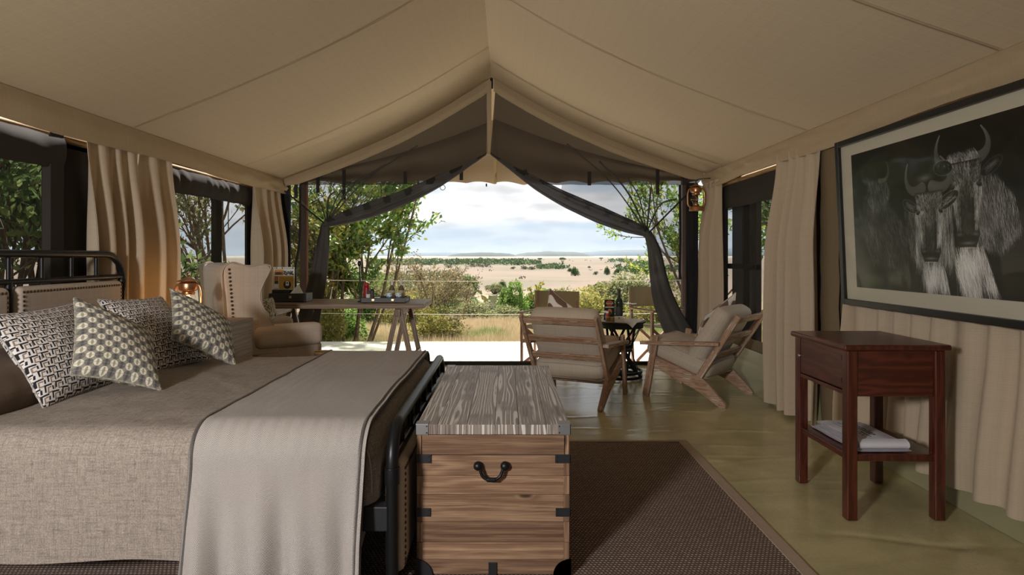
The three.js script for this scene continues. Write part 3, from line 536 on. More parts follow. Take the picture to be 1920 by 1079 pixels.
const GREENS = { tree: [[0.147, 0.273, 0.047], [0.252, 0.388, 0.063], [0.441, 0.462, 0.094], [0.084, 0.168, 0.042]], yellow: [[0.326, 0.299, 0.081], [0.231, 0.258, 0.060], [0.394, 0.326, 0.109]], dark: [[0.073, 0.125, 0.042], [0.115, 0.178, 0.058], [0.178, 0.230, 0.084]], olive: [[0.205, 0.219, 0.093], [0.265, 0.252, 0.120], [0.166, 0.186, 0.079]], grey: [[0.194, 0.184, 0.114], [0.238, 0.216, 0.146], [0.156, 0.156, 0.092]], fresh: [[0.142, 0.255, 0.053], [0.220, 0.326, 0.071], [0.107, 0.184, 0.042]], brown: [[0.227, 0.167, 0.086], [0.259, 0.210, 0.108], [0.184, 0.167, 0.076]], mid: [[0.113, 0.182, 0.065], [0.165, 0.234, 0.082], [0.087, 0.139, 0.052]] };
function limbs(R, { n, len, spread, levels, kids, r0, bend = 0.25, up = 0.1, shrink = 0.66, lean = V(0, 0, 0) }) {   // wood and twig tips
  const geos = [], tips = [];
  const grow = (p, dir, L, r, lv) => {
    const steps = 4, pts = [p.clone()]; let q = p.clone(), d = dir.clone();
    for (let i = 0; i < steps; i++) { d = d.clone().addScaledVector(rdir(R), bend).add(V(0, up, 0)).normalize(); q = q.clone().addScaledVector(d, L / steps); pts.push(q.clone()); if (lv <= 1 && i > 0) tips.push([q.clone(), d.clone()]); }
    const n = lv >= levels - 1 ? 7 : 4, cv = new THREE.CatmullRomCurve3(pts), g = new THREE.TubeGeometry(cv, steps + 2, 1, n, false), P = g.attributes.position, m = n + 1;
    for (let j = 0; j <= steps + 2; j++) { const c = cv.getPointAt(j / (steps + 2)), rr = r * lerp(1, 0.5, j / (steps + 2)); for (let i = 0; i < m; i++) { const k = j * m + i; P.setXYZ(k, c.x + (P.getX(k) - c.x) * rr, c.y + (P.getY(k) - c.y) * rr, c.z + (P.getZ(k) - c.z) * rr); } }
    g.computeVertexNormals(); geos.push(fin(g));
    if (lv > 0) for (let i = 0; i < kids; i++) { const t = lerp(0.4, 1, (i + R() * 0.6) / kids), s = cv.getPointAt(Math.min(1, t)); grow(s, d.clone().addScaledVector(rdir(R, 0.25), spread).normalize(), L * shrink * (0.75 + 0.5 * R()), r * 0.5, lv - 1); }
    else tips.push([q.clone(), d.clone()]);
  };
  for (let i = 0; i < n; i++) { const a = R() * 6.28; grow(V(Math.cos(a) * r0 * 2 * (n > 1), 0, Math.sin(a) * r0 * 2 * (n > 1)), V(Math.cos(a) * 0.35 * (n > 1), 1, Math.sin(a) * 0.35 * (n > 1)).add(lean).normalize(), len * (0.8 + 0.4 * R()), r0 * (0.7 + 0.5 * R()), levels); }
  return [merge(geos), tips];
}
function leafTips(R, tips, per, scatter, len, wid, pal, cut) {
  const L = new Leaves();
  for (const [p, d] of tips) { if (cut && !cut(p)) continue; const base = pal[Math.floor(R() * pal.length)];
    for (let i = 0; i < per; i++) { const q = p.clone().addScaledVector(rdir(R), scatter * R()), k = 0.75 + 0.5 * R(), c = pal[R() < 0.7 ? pal.indexOf(base) : Math.floor(R() * pal.length)]; L.add(q, d.clone().addScaledVector(rdir(R), 1.1).normalize(), rdir(R, 0.8), len * (0.7 + 0.6 * R()), wid * (0.7 + 0.6 * R()), [c[0] * k, c[1] * k, c[2] * k]); } }
  return L.geo();
}
function plant(name, label, cat, pos, R, wood, leaf, bark = M.bark, group) {
  const t = thing(name, label, cat, pos, 0, group), [w, tips] = limbs(R, wood);
  part('branches', w, bark, t); const f = part('foliage', leafTips(R, tips, leaf.per, leaf.scatter, leaf.len, leaf.wid, leaf.pal, leaf.cut), M.leafMatte, t); f.userData.kind = 'stuff'; return t;
}
function shrubProto(seed, { w, h, n, size, pal, clumps = 14, dome = 0.35, flat = 1 }) {      // leaf clumps round short branches, about 1 m in each direction before scaling
  const R = rng(seed), L = new Leaves(), geos = [];
  for (let k = 0; k < clumps; k++) {
    const a = R() * 6.28, rr = Math.sqrt(R()), c = V(Math.cos(a) * rr * w * 0.36, h * (dome + (1 - dome) * (1 - rr * rr * 0.8) * (0.55 + 0.4 * R())) - h * 0.12, Math.sin(a) * rr * w * 0.36), rad = V(w, h * flat, w).multiplyScalar(0.15 + 0.09 * R()), tone = 0.7 + 0.6 * R();
    geos.push(rod(V(c.x * 0.15, 0, c.z * 0.15), c, 0.02 * w, 0.006 * w, 5));
    for (let i = 0; i < n / clumps; i++) { const d = rdir(R, 0.15), q = c.clone().add(V(d.x * rad.x, d.y * rad.y, d.z * rad.z).multiplyScalar(0.65 + 0.4 * R())), p = pal[Math.floor(R() * pal.length)], m = tone * (0.8 + 0.4 * R()); L.add(q, d.clone().addScaledVector(rdir(R), 1).normalize(), rdir(R, 0.7), size * (0.6 + 0.8 * R()), size * 0.6, [p[0] * m, p[1] * m, p[2] * m]); }
  }
  return [merge(geos), L.geo()];
}
const PROTO = {};
function shrub(kind, name, label, px, py, d, w, h, turn = 0, group) {   // base seen at py from the lens, at distance d
  if (!PROTO[kind]) { const k = { round: [41, { w: 1, h: 1, n: 5200, size: 0.055, pal: GREENS.mid, clumps: 20, dome: 0.2 }], fresh: [42, { w: 1, h: 1, n: 5200, size: 0.055, pal: GREENS.fresh, clumps: 18, dome: 0.25 }], olive: [43, { w: 1, h: 1, n: 4200, size: 0.05, pal: GREENS.olive, clumps: 18, dome: 0.2 }], grey: [44, { w: 1, h: 1, n: 3000, size: 0.045, pal: GREENS.grey, clumps: 18, dome: 0.2 }], yellow: [45, { w: 1, h: 1, n: 3600, size: 0.05, pal: GREENS.yellow, clumps: 16, dome: 0.2 }], far: [46, { w: 1, h: 1, n: 2600, size: 0.09, pal: GREENS.mid, clumps: 22, dome: 0.22 }], farGrey: [47, { w: 1, h: 1, n: 1200, size: 0.10, pal: GREENS.grey, clumps: 10, dome: 0.2 }], acacia: [48, { w: 1, h: 1, n: 1100, size: 0.10, pal: GREENS.dark, clumps: 12, dome: 0.72, flat: 0.4 }] }[kind]; PROTO[kind] = shrubProto(...k); }
  const x = (px - CX) / F * d, z = -d, t = thing(name, label, name === 'tree' ? 'tree' : 'bush', [x, ground(x, z) - 0.03, z], turn, group);
  t.scale.set(w, h, w); part('branches', PROTO[kind][0], M.bark, t); const f = part('foliage', PROTO[kind][1], M.leafMatte, t); f.userData.kind = 'stuff'; return t;
}
// big leafy tree left of the opening
{
  const R = rng(77), t = thing('tree', 'leafy green tree with several thin stems rising behind the trestle desk', 'tree', [-2.85, ground(-2.85, -10.75) - 0.05, -10.75]);
  const geos = [], tips = [];
  for (const [lx, lz, L, b] of [[-0.12, 0, 2.6, 0.10], [0.10, 0.1, 2.5, 0.32], [0.3, -0.1, 2.3, 0.55], [0.05, 0.2, 2.3, 0.0], [-0.25, 0.05, 2.3, -0.2], [0.38, 0.0, 2.6, 0.75], [0.2, 0.15, 1.7, 0.45], [-0.05, 0.25, 1.5, 0.25]]) {
    const [w, tp] = limbs(R, { n: 1, len: L, spread: 0.85, levels: 3, kids: 3, r0: 0.035, bend: 0.14, up: 0.05, shrink: 0.5, lean: V(b * 0.5, 0, 0) }); w.translate(lx, 0, lz); geos.push(w); for (const [p, d] of tp) tips.push([p.add(V(lx, 0, lz)), d]);
  }
  part('branches', geos, M.bark, t); const f = part('foliage', leafTips(R, tips, 10, 0.16, 0.10, 0.048, GREENS.tree, (p) => p.y > 0.4 && !(p.x > 1.5 && p.y < 1.8)), M.leafC, t); f.userData.kind = 'stuff';
}
plant('tree', 'yellowing leafy bush behind the left veranda post', 'tree', [-3.35, ground(-3.35, -10.9), -10.9], rng(12), { n: 6, len: 1.9, spread: 0.9, levels: 3, kids: 3, r0: 0.035, bend: 0.2, shrink: 0.55 }, { per: 8, scatter: 0.16, len: 0.09, wid: 0.048, pal: GREENS.yellow });
plant('tree', 'grey green feathery tree filling the gap left of the veranda post', 'tree', [-6.0, ground(-6, -13.5), -13.5], rng(15), { n: 4, len: 3.2, spread: 0.8, levels: 3, kids: 4, r0: 0.06, bend: 0.2, shrink: 0.6 }, { per: 5, scatter: 0.25, len: 0.10, wid: 0.045, pal: GREENS.olive });
plant('tree', 'slender green tree seen through the netting at the right of the opening', 'tree', [3.75, ground(3.75, -11.5), -11.5], rng(23), { n: 4, len: 2.4, spread: 0.75, levels: 3, kids: 3, r0: 0.04, bend: 0.2, shrink: 0.55, lean: V(-0.1, 0, 0) }, { per: 9, scatter: 0.15, len: 0.09, wid: 0.04, pal: GREENS.tree });
plant('sapling', 'thin leafy sapling rising behind the left folding chair', 'sapling', [0.72, ground(0.72, -10.6), -10.6], rng(31), { n: 2, len: 0.95, spread: 0.6, levels: 1, kids: 4, r0: 0.012, bend: 0.12, shrink: 0.36 }, { per: 5, scatter: 0.05, len: 0.085, wid: 0.05, pal: GREENS.yellow, cut: (p) => p.y > 0.7 });
// dense trees outside the side windows
[['dense dark tree outside the window behind the wing chair', -4.8, -6.2, 51, 'dark'], ['dark leafy tree outside the bed window beside the curtain', -5.0, -3.9, 52, 'mid'], ['bare branched tree outside the bed window at the photo edge', -4.4, -2.3, 53, 'dark'], ['shady tree behind the end of the left window row', -6.8, -8.2, 55, 'dark']].forEach(([l, x, z, s, p], i) => plant('tree', l, 'tree', [x, ground(x, z), z], rng(s), { n: 4, len: i === 2 ? 1.7 : 1.9, spread: 0.85, levels: 3, kids: 4, r0: 0.055, bend: 0.2, shrink: 0.62 }, { per: i === 2 ? 3 : 5, scatter: 0.26, len: 0.11, wid: 0.055, pal: GREENS[p] }, M.barkDark));
[['dark leafy tree outside the right window beside the tall curtain', 4.6, -8.2, 61], ['large shady tree farther out beyond the right window', 6.4, -11.0, 62], ['shady tree outside the right tent wall behind the picture', 4.6, -3.6, 63]].forEach(([l, x, z, s]) => plant('tree', l, 'tree', [x, ground(x, z), z], rng(s), { n: 4, len: 1.9, spread: 0.85, levels: 3, kids: 4, r0: 0.055, bend: 0.2, shrink: 0.62 }, { per: 6, scatter: 0.26, len: 0.11, wid: 0.055, pal: GREENS.mid }, M.barkDark));
{ // neighbouring tent seen through the bed window
  const t = thing('neighbouring_tent', 'pale grey tent roof glimpsed through branches outside the bed window', 'tent', [-9.3, -0.4, -4.0]);
  const sh = new THREE.Shape(); sh.moveTo(-3, 1.55); sh.lineTo(0, 3.4); sh.lineTo(3, 1.55); sh.lineTo(2.9, 1.5); sh.lineTo(0, 3.3); sh.lineTo(-2.9, 1.5); sh.closePath();
  part('roof', boxUV(new THREE.ExtrudeGeometry(sh, { depth: 7, bevelEnabled: false }).translate(0, 0, -3.5)), std({ color: lin(0.42, 0.42, 0.42), roughness: 0.8 }), t);
  part('wall', bx(5, 1.5, 6.5, 0.02).translate(0, 0.75, 0), std({ color: lin(0.10, 0.09, 0.07), roughness: 0.9 }), t);
}
// bushes on the slope and plain: screen place of the base, distance, size
plant('bush', 'bare brown twiggy bush just right of the desk end', 'bush', [(806 - CX) / F * 15, ground(-1.9, -15), -15], rng(8), { n: 6, len: 1.15, spread: 0.85, levels: 3, kids: 4, r0: 0.022, bend: 0.25, up: 0.02, shrink: 0.6 }, { per: 3, scatter: 0.12, len: 0.06, wid: 0.03, pal: GREENS.brown });
shrub('yellow', 'bush', 'yellow leafy sprouts at the foot of the stems behind the desk', 603, 0, 10.3, 1.0, 1.35, 2.0);
shrub('fresh', 'bush', 'green leafy sprouts low between the tree stems', 640, 0, 11.6, 1.0, 0.95, 1.0);
shrub('yellow', 'bush', 'low yellow bush beneath the twiggy bush by the desk end', 815, 0, 14, 1.35, 1.0, 1);
shrub('fresh', 'bush', 'green leafy bush filling the gap behind the tray bottles', 700, 0, 24, 2.6, 2.3, 2.2);
shrub('yellow', 'bush', 'yellow green bush low behind the trestle legs', 760, 0, 22, 2.0, 1.7, 0.2);
shrub('olive', 'bush', 'olive bush spread left of the bright green bush', 880, 0, 40, 4.0, 2.0, 1.1);
shrub('round', 'bush', 'dark bush between the twiggy bush and the olive bush', 850, 0, 55, 3.4, 3.0, 2.9);
shrub('olive', 'bush', 'pale olive bush at left of the large dark round tree', 835, 0, 70, 5, 5.6, 2);
shrub('fresh', 'bush', 'bright green bush standing high beside the left folding chair', 962, 0, 60, 3.6, 4.9, 0);
shrub('grey', 'bush', 'grey brown bush at the left foot of the bright green bush', 918, 0, 62, 4.5, 3.1, 1);
shrub('round', 'bush', 'dark green bush low down left of the grey brown bush', 886, 0, 66, 3.2, 3.4, 2);
shrub('olive', 'bush', 'broad olive bush spread below the bright green bush', 940, 0, 46, 4.5, 2.2, 0.5);
shrub('round', 'tree', 'large dark round tree at left edge of the pale grass path', 877, 0, 160, 7.0, 6.6, 0);
shrub('grey', 'bush', 'grey shrub in front of the large dark round tree', 872, 0, 135, 6.4, 4.2, 1);
shrub('olive', 'bush', 'dome shaped brown green bush beside the pale grass path', 927, 0, 190, 7.5, 4.0, 0.2);
shrub('round', 'bush', 'small dark bush peeping over the dome shaped bush', 941, 0, 215, 3.6, 4.4, 1.2);
shrub('fresh', 'tree', 'spreading green tree among the scrub right of the desk bottles', 722, 0, 75, 5.6, 6.0, 0.4);
shrub('round', 'tree', 'dark green tree low behind the desk at left of the scrub', 690, 0, 85, 6.4, 5.6, 1.4);
shrub('olive', 'bush', 'olive scrub bush right behind the two tray bottles', 740, 0, 28, 2.3, 2.1, 0.9);
shrub('olive', 'bush', 'wide pale bush behind the canvas chair at right', 1165, 0, 34, 4.4, 3.5, 0);
shrub('yellow', 'bush', 'yellow green bush between the two folding chairs', 1108, 0, 30, 3.0, 2.2, 0.7);
shrub('grey', 'bush', 'light grey bush behind the wine bottle', 1150, 0, 50, 4.2, 4.6, 1.9);
shrub('olive', 'bush', 'flat topped pale green bush right of the sapling', 1062, 0, 70, 6.4, 5.2, 2.4);
shrub('yellow', 'bush', 'yellow bush at far right behind the tied netting', 1236, 0, 24, 2.6, 2.0, 0.3);
shrub('fresh', 'bush', 'green bush behind the left folding chair back', 1010, 0, 78, 4.5, 4.6, 0.3);
[['acacia', 'flat crowned tree standing alone at the horizon above the middle', 1055, 1500, 17, 16], ['acacia', 'small flat crowned tree on the horizon left of the lone one', 1012, 1700, 15, 13], ['acacia', 'tiny flat crowned tree on the horizon at right', 1127, 2200, 16, 11], ['far', 'pair of dark trees on the left horizon below the dark hill', 902, 1900, 22, 14],
  ['far', 'rounded dark tree standing alone on the middle of the plain', 1078, 520, 7.4, 8.2], ['far', 'left one of two upright trees on the plain', 1138, 560, 5.8, 8.4], ['far', 'right one of two upright trees on the plain', 1157, 560, 6.4, 6.8], ['farGrey', 'small low bush left of the two upright trees', 1118, 560, 5.5, 3.6], ['far', 'big rounded tree on the plain near the right netting', 1191, 600, 10, 9.5], ['far', 'narrow tree right of the big rounded tree', 1212, 600, 6.5, 8.6], ['far', 'tree on the plain hidden partly by the right netting', 1230, 600, 8, 8],
  ['farGrey', 'grey bush on the near plain above the canvas chair', 1187, 370, 5.6, 3.8], ['farGrey', 'grey bush at left of the pair above the canvas chair', 1170, 370, 4.6, 3.4], ['farGrey', 'low brown bush in the middle plain at left', 963, 900, 9, 4.2], ['farGrey', 'wide brown bush right of the low brown bush', 984, 880, 12, 5], ['farGrey', 'long brown bush in the middle plain', 996, 850, 13, 5], ['farGrey', 'brown bush at left edge of the plain', 840, 1000, 14, 6], ['far', 'small dark bush behind the rounded lone tree', 1069, 700, 7, 5], ['farGrey', 'tiny dark bush on the plain right of the lone tree', 1105, 1000, 6, 4]]
  .forEach(([k, l, px, d, w, h], i) => shrub(k, k === 'farGrey' ? 'bush' : 'tree', l, px, 0, d, w, h, i));
{ // distant scrub bands
  const R = rng(90), L = new Leaves();
  const band = (px0, px1, d0, d1, n, s, pal) => { for (let i = 0; i < n; i++) { const d = lerp(d0, d1, R()), x = (lerp(px0, px1, R()) - CX) / F * d, z = -d, y = ground(x, z), w = s * (0.6 + 0.9 * R()), p = GREENS[pal][Math.floor(R() * 3)]; for (let k = 0; k < 14; k++) { const q = V(x + (R() - 0.5) * w * 1.6, y + R() * w * 0.55, z + (R() - 0.5) * w * 1.6), m = 0.8 + 0.4 * R(); L.add(q, rdir(R, 0.3), rdir(R, 0.4), w * 0.5, w * 0.4, [p[0] * m, p[1] * m, p[2] * m]); } } };
  band(690, 985, 1250, 2000, 620, 9, 'mid'); band(985, 1010, 1300, 1700, 30, 8, 'mid'); band(1008, 1062, 900, 1150, 90, 6, 'mid'); band(1140, 1185, 1700, 2200, 40, 9, 'mid'); band(1185, 1225, 1100, 1500, 40, 8, 'mid'); band(1160, 1300, 700, 900, 90, 7, 'mid'); band(880, 920, 1050, 1200, 22, 6, 'grey');
  band(560, 1400, 420, 2600, 90, 4, 'grey'); band(640, 860, 240, 520, 120, 4.5, 'olive'); band(560, 880, 90, 200, 90, 3.0, 'olive'); band(930, 1300, 80, 160, 60, 2.4, 'olive'); band(1180, 1300, 200, 420, 40, 3, 'grey');
  single('scrub', L.geo(), M.leafFar, 'distant scattered scrub and bushes across the plain', null, null, 'stuff');
}
{ // grass on the slope
  const R = rng(66), tuft = (n, h, spread) => { const L = new Leaves(); for (let i = 0; i < n; i++) { const a = R() * 6.28, b = V(Math.cos(a) * 0.05 * R(), 0, Math.sin(a) * 0.05 * R()), d = V(Math.cos(a) * spread * R(), 1, Math.sin(a) * spread * R()).normalize(); L.add(b, d, V(Math.sin(a), 0.2, -Math.cos(a)).normalize(), h * (0.6 + 0.5 * R()), h * 0.035, [1, 1, 1]); } return L.geo(); };
  const field = (name, label, geo, n, fn) => {
    const im = new THREE.InstancedMesh(geo, phys({ color: 0xffffff, roughness: 0.9, transmission: 0.25, thickness: 0 }), n), m = new THREE.Matrix4(), q = new THREE.Quaternion(), c = new THREE.Color();
    geo.deleteAttribute('color');
    for (let i = 0; i < n; i++) { const [x, z, s, col] = fn(); q.setFromAxisAngle(V(0, 1, 0), R() * 6.28); m.compose(V(x, ground(x, z) - 0.01, z), q, V(s, s * (0.8 + 0.4 * R()), s)); im.setMatrixAt(i, m); im.setColorAt(i, c.setRGB(...col)); }
    im.name = numbered(name); im.castShadow = im.receiveShadow = true; scene.add(im); tag(im, label, null, null, 'stuff');
  };
  field('dry_grass', 'tall dry golden grass growing beyond the deck edge', tuft(9, 0.34, 0.5), 42000, () => { const d = 9.3 + Math.pow(R(), 1.6) * 32, x = (R() - 0.5) * 2 * (4 + d * 0.62), k = 0.75 + 0.5 * R(), g = smooth(0.52, 0.66, fbm(x * 0.25 + 5, d * 0.16, 3)), c = mix3([0.50, 0.40, 0.25], [0.25, 0.33, 0.10], g); return [x, -d, (0.55 + 0.5 * R()) * lerp(1, 1.5, smooth(12, 40, d)), c.map((v) => v * k)]; });
  field('green_grass', 'patches of fresh green weeds between the dry grass', tuft(12, 0.26, 0.9), 9000, () => { let x, d; do { d = 10 + Math.pow(R(), 1.4) * 24; x = (R() - 0.5) * 2 * (3 + d * 0.5); } while (fbm(x * 0.25 + 5, d * 0.16, 3) < 0.52); const k = 0.7 + 0.6 * R(); return [x, -d, 0.7 + 0.6 * R(), [0.17 * k, 0.25 * k, 0.06 * k]]; });
}

// ---------- bed ----------
{
  const bed = thing('bed', 'black tubular metal bed with linen headboard and footboard panels', 'bed', [0, 0.0075, 0]);
  const XH = -2.27, XF = -0.385, Z0 = -2.05, Z1 = -3.6;
  const end = (x, top, rail, bend, zs, panels, pz, r) => {
    part('end_frame', bent([V(x, 0, Z0), V(x, top, Z0), V(x, top, Z1), V(x, 0, Z1)], bend, r, 16), M.iron, bed);
    part('cross_rail', rod(V(x, rail, Z0), V(x, rail, Z1), r * 0.72), M.iron, bed);
    part('cross_rail', rod(V(x, panels[0] - 0.03, Z0), V(x, panels[0] - 0.03, Z1), r * 0.6), M.iron, bed);
    for (const z of zs) part('spindle', rod(V(x, rail, z), V(x, top, z), r * 0.52), M.iron, bed);
    for (const z of [Z0, Z1]) part('collar', [lathe([[r, -0.028], [r + 0.004, -0.026], [r + 0.004, 0.026], [r, 0.028]], 16).translate(x, rail - 0.05, z), fin(new THREE.TorusGeometry(r + 0.002, 0.003, 6, 16).rotateX(Math.PI / 2).translate(x, rail - 0.022, z))], M.iron, bed);
    for (const [a, b] of pz) {
      const w = Math.abs(b - a), h = panels[1] - panels[0];
      const p = part('upholstered_panel', puff(0.07, h, w, 0.03, 0.0, 6, 'y').translate(x, (panels[0] + panels[1]) / 2, (a + b) / 2), M.linen, bed);
      const nails = []; const nh = (y, z) => { for (const sx of [-1, 1]) nails.push(fin(new THREE.SphereGeometry(0.0065, 6, 4).scale(0.6, 1, 1).translate(x + sx * 0.035, y, z))); };
      for (let k = 0; k * 0.021 < w - 0.05; k++) { nh(panels[1] - 0.026, Math.max(a, b) - 0.026 - k * 0.021); nh(panels[0] + 0.03, Math.max(a, b) - 0.026 - k * 0.021); }
      for (let k = 1; k * 0.021 < h - 0.05; k++) { nh(panels[1] - 0.026 - k * 0.021, a < b ? b - 0.026 : a - 0.026); nh(panels[1] - 0.026 - k * 0.021, a < b ? a + 0.026 : b + 0.026); }
      const t = part('nailhead_trim', nails, M.nail, p); t.userData.kind = 'stuff';
    }
  };
  end(XH, 1.152, 1.022, 0.15, [-2.18, -2.38, -2.58, -2.78, -2.98, -3.18, -3.375], [0.55, 1.0], [[-2.09, -2.76], [-2.80, -3.565]], 0.019);
  part('middle_post', rod(V(XH, 0.5, -2.78), V(XH, 1.022, -2.78), 0.015), M.iron, bed);
  end(XF, 0.555, 0.452, 0.12, [-2.24, -2.44, -2.64, -2.84, -3.04, -3.24, -3.42], [0.05, 0.435], [[-2.085, -3.57]], 0.021);
  for (const z of [Z0, Z1]) part('side_rail', bx(XF - XH - 0.02, 0.085, 0.05, 0.006, 'x').translate((XF + XH) / 2, 0.262, z + (z === Z0 ? -0.01 : 0.01)), M.ironFlat, bed);
  part('mattress', puff(1.76, 0.22, 1.44, 0.06, 0, 10).translate(-1.33, 0.405, -2.825), M.white, bed);
}
const BX0 = -2.215, BX1 = -0.43, BZ0 = -2.02, BZ1 = -3.625, BT = 0.565;
{
  // bedspread: rounded rectangle outline, top rings then the drop
  const rc = 0.10, re = 0.085, out = [], nrm = [];
  const add = (x, z, nx, nz) => { out.push([x, z]); nrm.push([nx, nz]); };
  const side = (x0, z0, x1, z1, nx, nz, n) => { for (let i = 0; i < n; i++) add(lerp(x0, x1, i / n), lerp(z0, z1, i / n), nx, nz); };
  const arc = (cx, cz, a0, n) => { for (let i = 0; i < n; i++) { const a = a0 - i / n * Math.PI / 2; add(cx + rc * Math.cos(a), cz + rc * Math.sin(a), Math.cos(a), Math.sin(a)); } };
  side(BX0 + rc, BZ0, BX1 - rc, BZ0, 0, 1, 70); arc(BX1 - rc, BZ0 - rc, Math.PI / 2, 10);
  side(BX1, BZ0 - rc, BX1, BZ1 + rc, 1, 0, 50); arc(BX1 - rc, BZ1 + rc, 0, 10);
  side(BX1 - rc, BZ1, BX0 + rc, BZ1, 0, -1, 60); arc(BX0 + rc, BZ1 + rc, -Math.PI / 2, 10);
  side(BX0, BZ1 + rc, BX0, BZ0 - rc, -1, 0, 40); arc(BX0 + rc, BZ0 - rc, Math.PI, 10);
  const N = out.length, rings = 40, mx = (BX0 + BX1) / 2, mz = (BZ0 + BZ1) / 2, topN = 24, arcN = 6, dropN = 10;
  const g = grid(N, topN + arcN + dropN, (u, v) => {
    const i = Math.round(u * N) % N, k = Math.round(v * (topN + arcN + dropN)), [ox, oz] = out[i], [nx, nz] = nrm[i], ix = ox - nx * re, iz = oz - nz * re;
    const bump = (x, z) => 0.016 * (fbm(x * 4, z * 4, 3) - 0.5) + 0.008 * (fbm(x * 14, z * 9, 2) - 0.5) + 0.014 * Math.exp(-((x + 1.75) ** 2 + (z + 2.9) ** 2) * 4);
    if (k <= topN) { const q = Math.pow(k / topN, 0.7), x = lerp(mx, ix, q), z = lerp(mz, iz, q); return V(x, BT + bump(x, z), z); }
    if (k <= topN + arcN) { const a = (k - topN) / arcN * Math.PI / 2; return V(ix + nx * re * Math.sin(a), BT + bump(ix, iz) - re * (1 - Math.cos(a)), iz + nz * re * Math.sin(a)); }
    const f = (k - topN - arcN) / dropN, foot = smooth(0.3, 0.95, nx), head = smooth(0.3, 0.95, -nx), hem = lerp(lerp(0.135, 0.31, foot), 0.31, head) + 0.006 * Math.sin(ox * 9), y = lerp(BT - re, hem, f), w = 0.008 * (fbm(ox * 3 + oz * 3, f * 2, 2) - 0.5) * f + 0.006 * f * Math.sin(ox * 7 + 1);
    return V(ox + nx * w, y, oz + nz * w);
  });
  const b = single('bedspread', boxUV(g, 'y', false), M.spread, 'grey brown coarse linen bedspread covering the bed', 'bedspread');
  part('corner_seam', tube([V(-0.50, 0.545, -2.045), V(-0.465, 0.50, -2.032), V(-0.452, 0.43, -2.034), V(-0.450, 0.36, -2.034)], 0.003, 6), M.piping, b, 'curved corner seam');
  // woven throw across the foot of the bed
  const r = 0.095, zc0 = BZ0 - r + 0.016, zc1 = BZ1 + r - 0.016, La = r * Math.PI / 2, Lf = 0.26, Lt = zc0 - zc1, Ln = 0.48, LT = Lf + La + Lt + La + Ln, yT = BT - r + 0.016;
  const prof = (s) => {
    if (s < Lf) return [yT - (Lf - s), zc1 - r, 0, -1];
    s -= Lf; if (s < La) { const a = s / La * Math.PI / 2; return [yT + r * Math.sin(a), zc1 - r * Math.cos(a), Math.sin(a), -Math.cos(a)]; }
    s -= La; if (s < Lt) return [yT + r, zc1 + s, 1, 0];
    s -= Lt; if (s < La) { const a = s / La * Math.PI / 2; return [yT + r * Math.cos(a), zc0 + r * Math.sin(a), Math.cos(a), Math.sin(a)]; }
    s -= La; return [yT - s, zc0 + r, 0, 1];
  };
  const tp = (u, v, off = 0) => {
    const s = v * LT, [y, z, ny, nz] = prof(s), hang = smooth(LT - Ln - 0.02, LT, s), x = lerp(-1.035 - 0.03 * hang, -0.462 - 0.012 * hang, u) + 0.012 * (fbm(v * 7, u < 0.5 ? 2 : 9, 2) - 0.5);
    const wob = 0.011 * (fbm(x * 5, s * 4, 3) - 0.35) + hang * (0.026 + 0.020 * Math.sin(x * 34 + s * 2.0) + 0.012 * Math.sin(x * 61 - s * 3) + 0.018 * (fbm(x * 8 - s * 2.5, s * 3, 2) - 0.5)) + off;
    return V(x, y + ny * Math.max(0.002, wob), z + nz * Math.max(0.002, wob));
  };
  const th = single('throw', sheet(70, 150, (u, v) => tp(u, v, 0.008), 0.012, (u, v, p) => [p.x, v * LT]), M.throwCloth, 'pale herringbone woven throw draped across the foot of the bed', 'throw');
  for (const u of [0.015, 0.97]) part('folded_edge', tube(Array.from({ length: 60 }, (_, i) => tp(u, i / 59, 0.014)), 0.006, 6, 180), M.throwCloth, th);
  part('dark_edge_line', tube(Array.from({ length: 60 }, (_, i) => tp(1.0, i / 59, 0.004)), 0.004, 6, 180), M.darkEdge, th, 'dark line along the right edge');  // dark tube laid along the right edge of the throw
}
function cushion(label, corners, T, m, seed, group, pm) {
  const [b, rim] = cushionGeo(...corners, T, seed), c = single('cushion', b, m, label, 'cushion', group); part('piping', rim, pm || m, c); return c;
}
cushion('large black and taupe chevron print cushion nearest the photo edge', [V(-1.76, 0.565, -2.32), V(-1.75, 0.565, -2.87), V(-2.02, 0.93, -2.86), V(-2.03, 0.92, -2.36)], 0.075, M.chevron, 1);
cushion('large black and taupe chevron print cushion behind the two circle print cushions', [V(-1.74, 0.565, -2.93), V(-1.66, 0.565, -3.43), V(-1.98, 0.915, -3.5), V(-2.03, 0.935, -3.02)], 0.075, M.chevron, 2);
cushion('grey circle print cushion leaning on the nearer chevron cushion', [at(132, 704, 2.42), at(303, 733, 2.62), at(286, 622, 2.84), at(138, 557, 2.62)], 0.085, M.circles, 3);
cushion('grey circle print cushion standing beside the glowing lantern', [at(321, 637, 3.06), at(443, 687, 3.26), at(433, 604, 3.48), at(319, 541, 3.28)], 0.08, M.circles, 4);
single('pillow', puff(0.36, 0.17, 0.62, 0.07, 0.03, 14, 'x', 0.02).rotateZ(-0.25).translate(-2.02, 0.645, -2.36), M.brownPillow, 'dark brown bed pillow lying under the nearer chevron cushion', 'pillow');

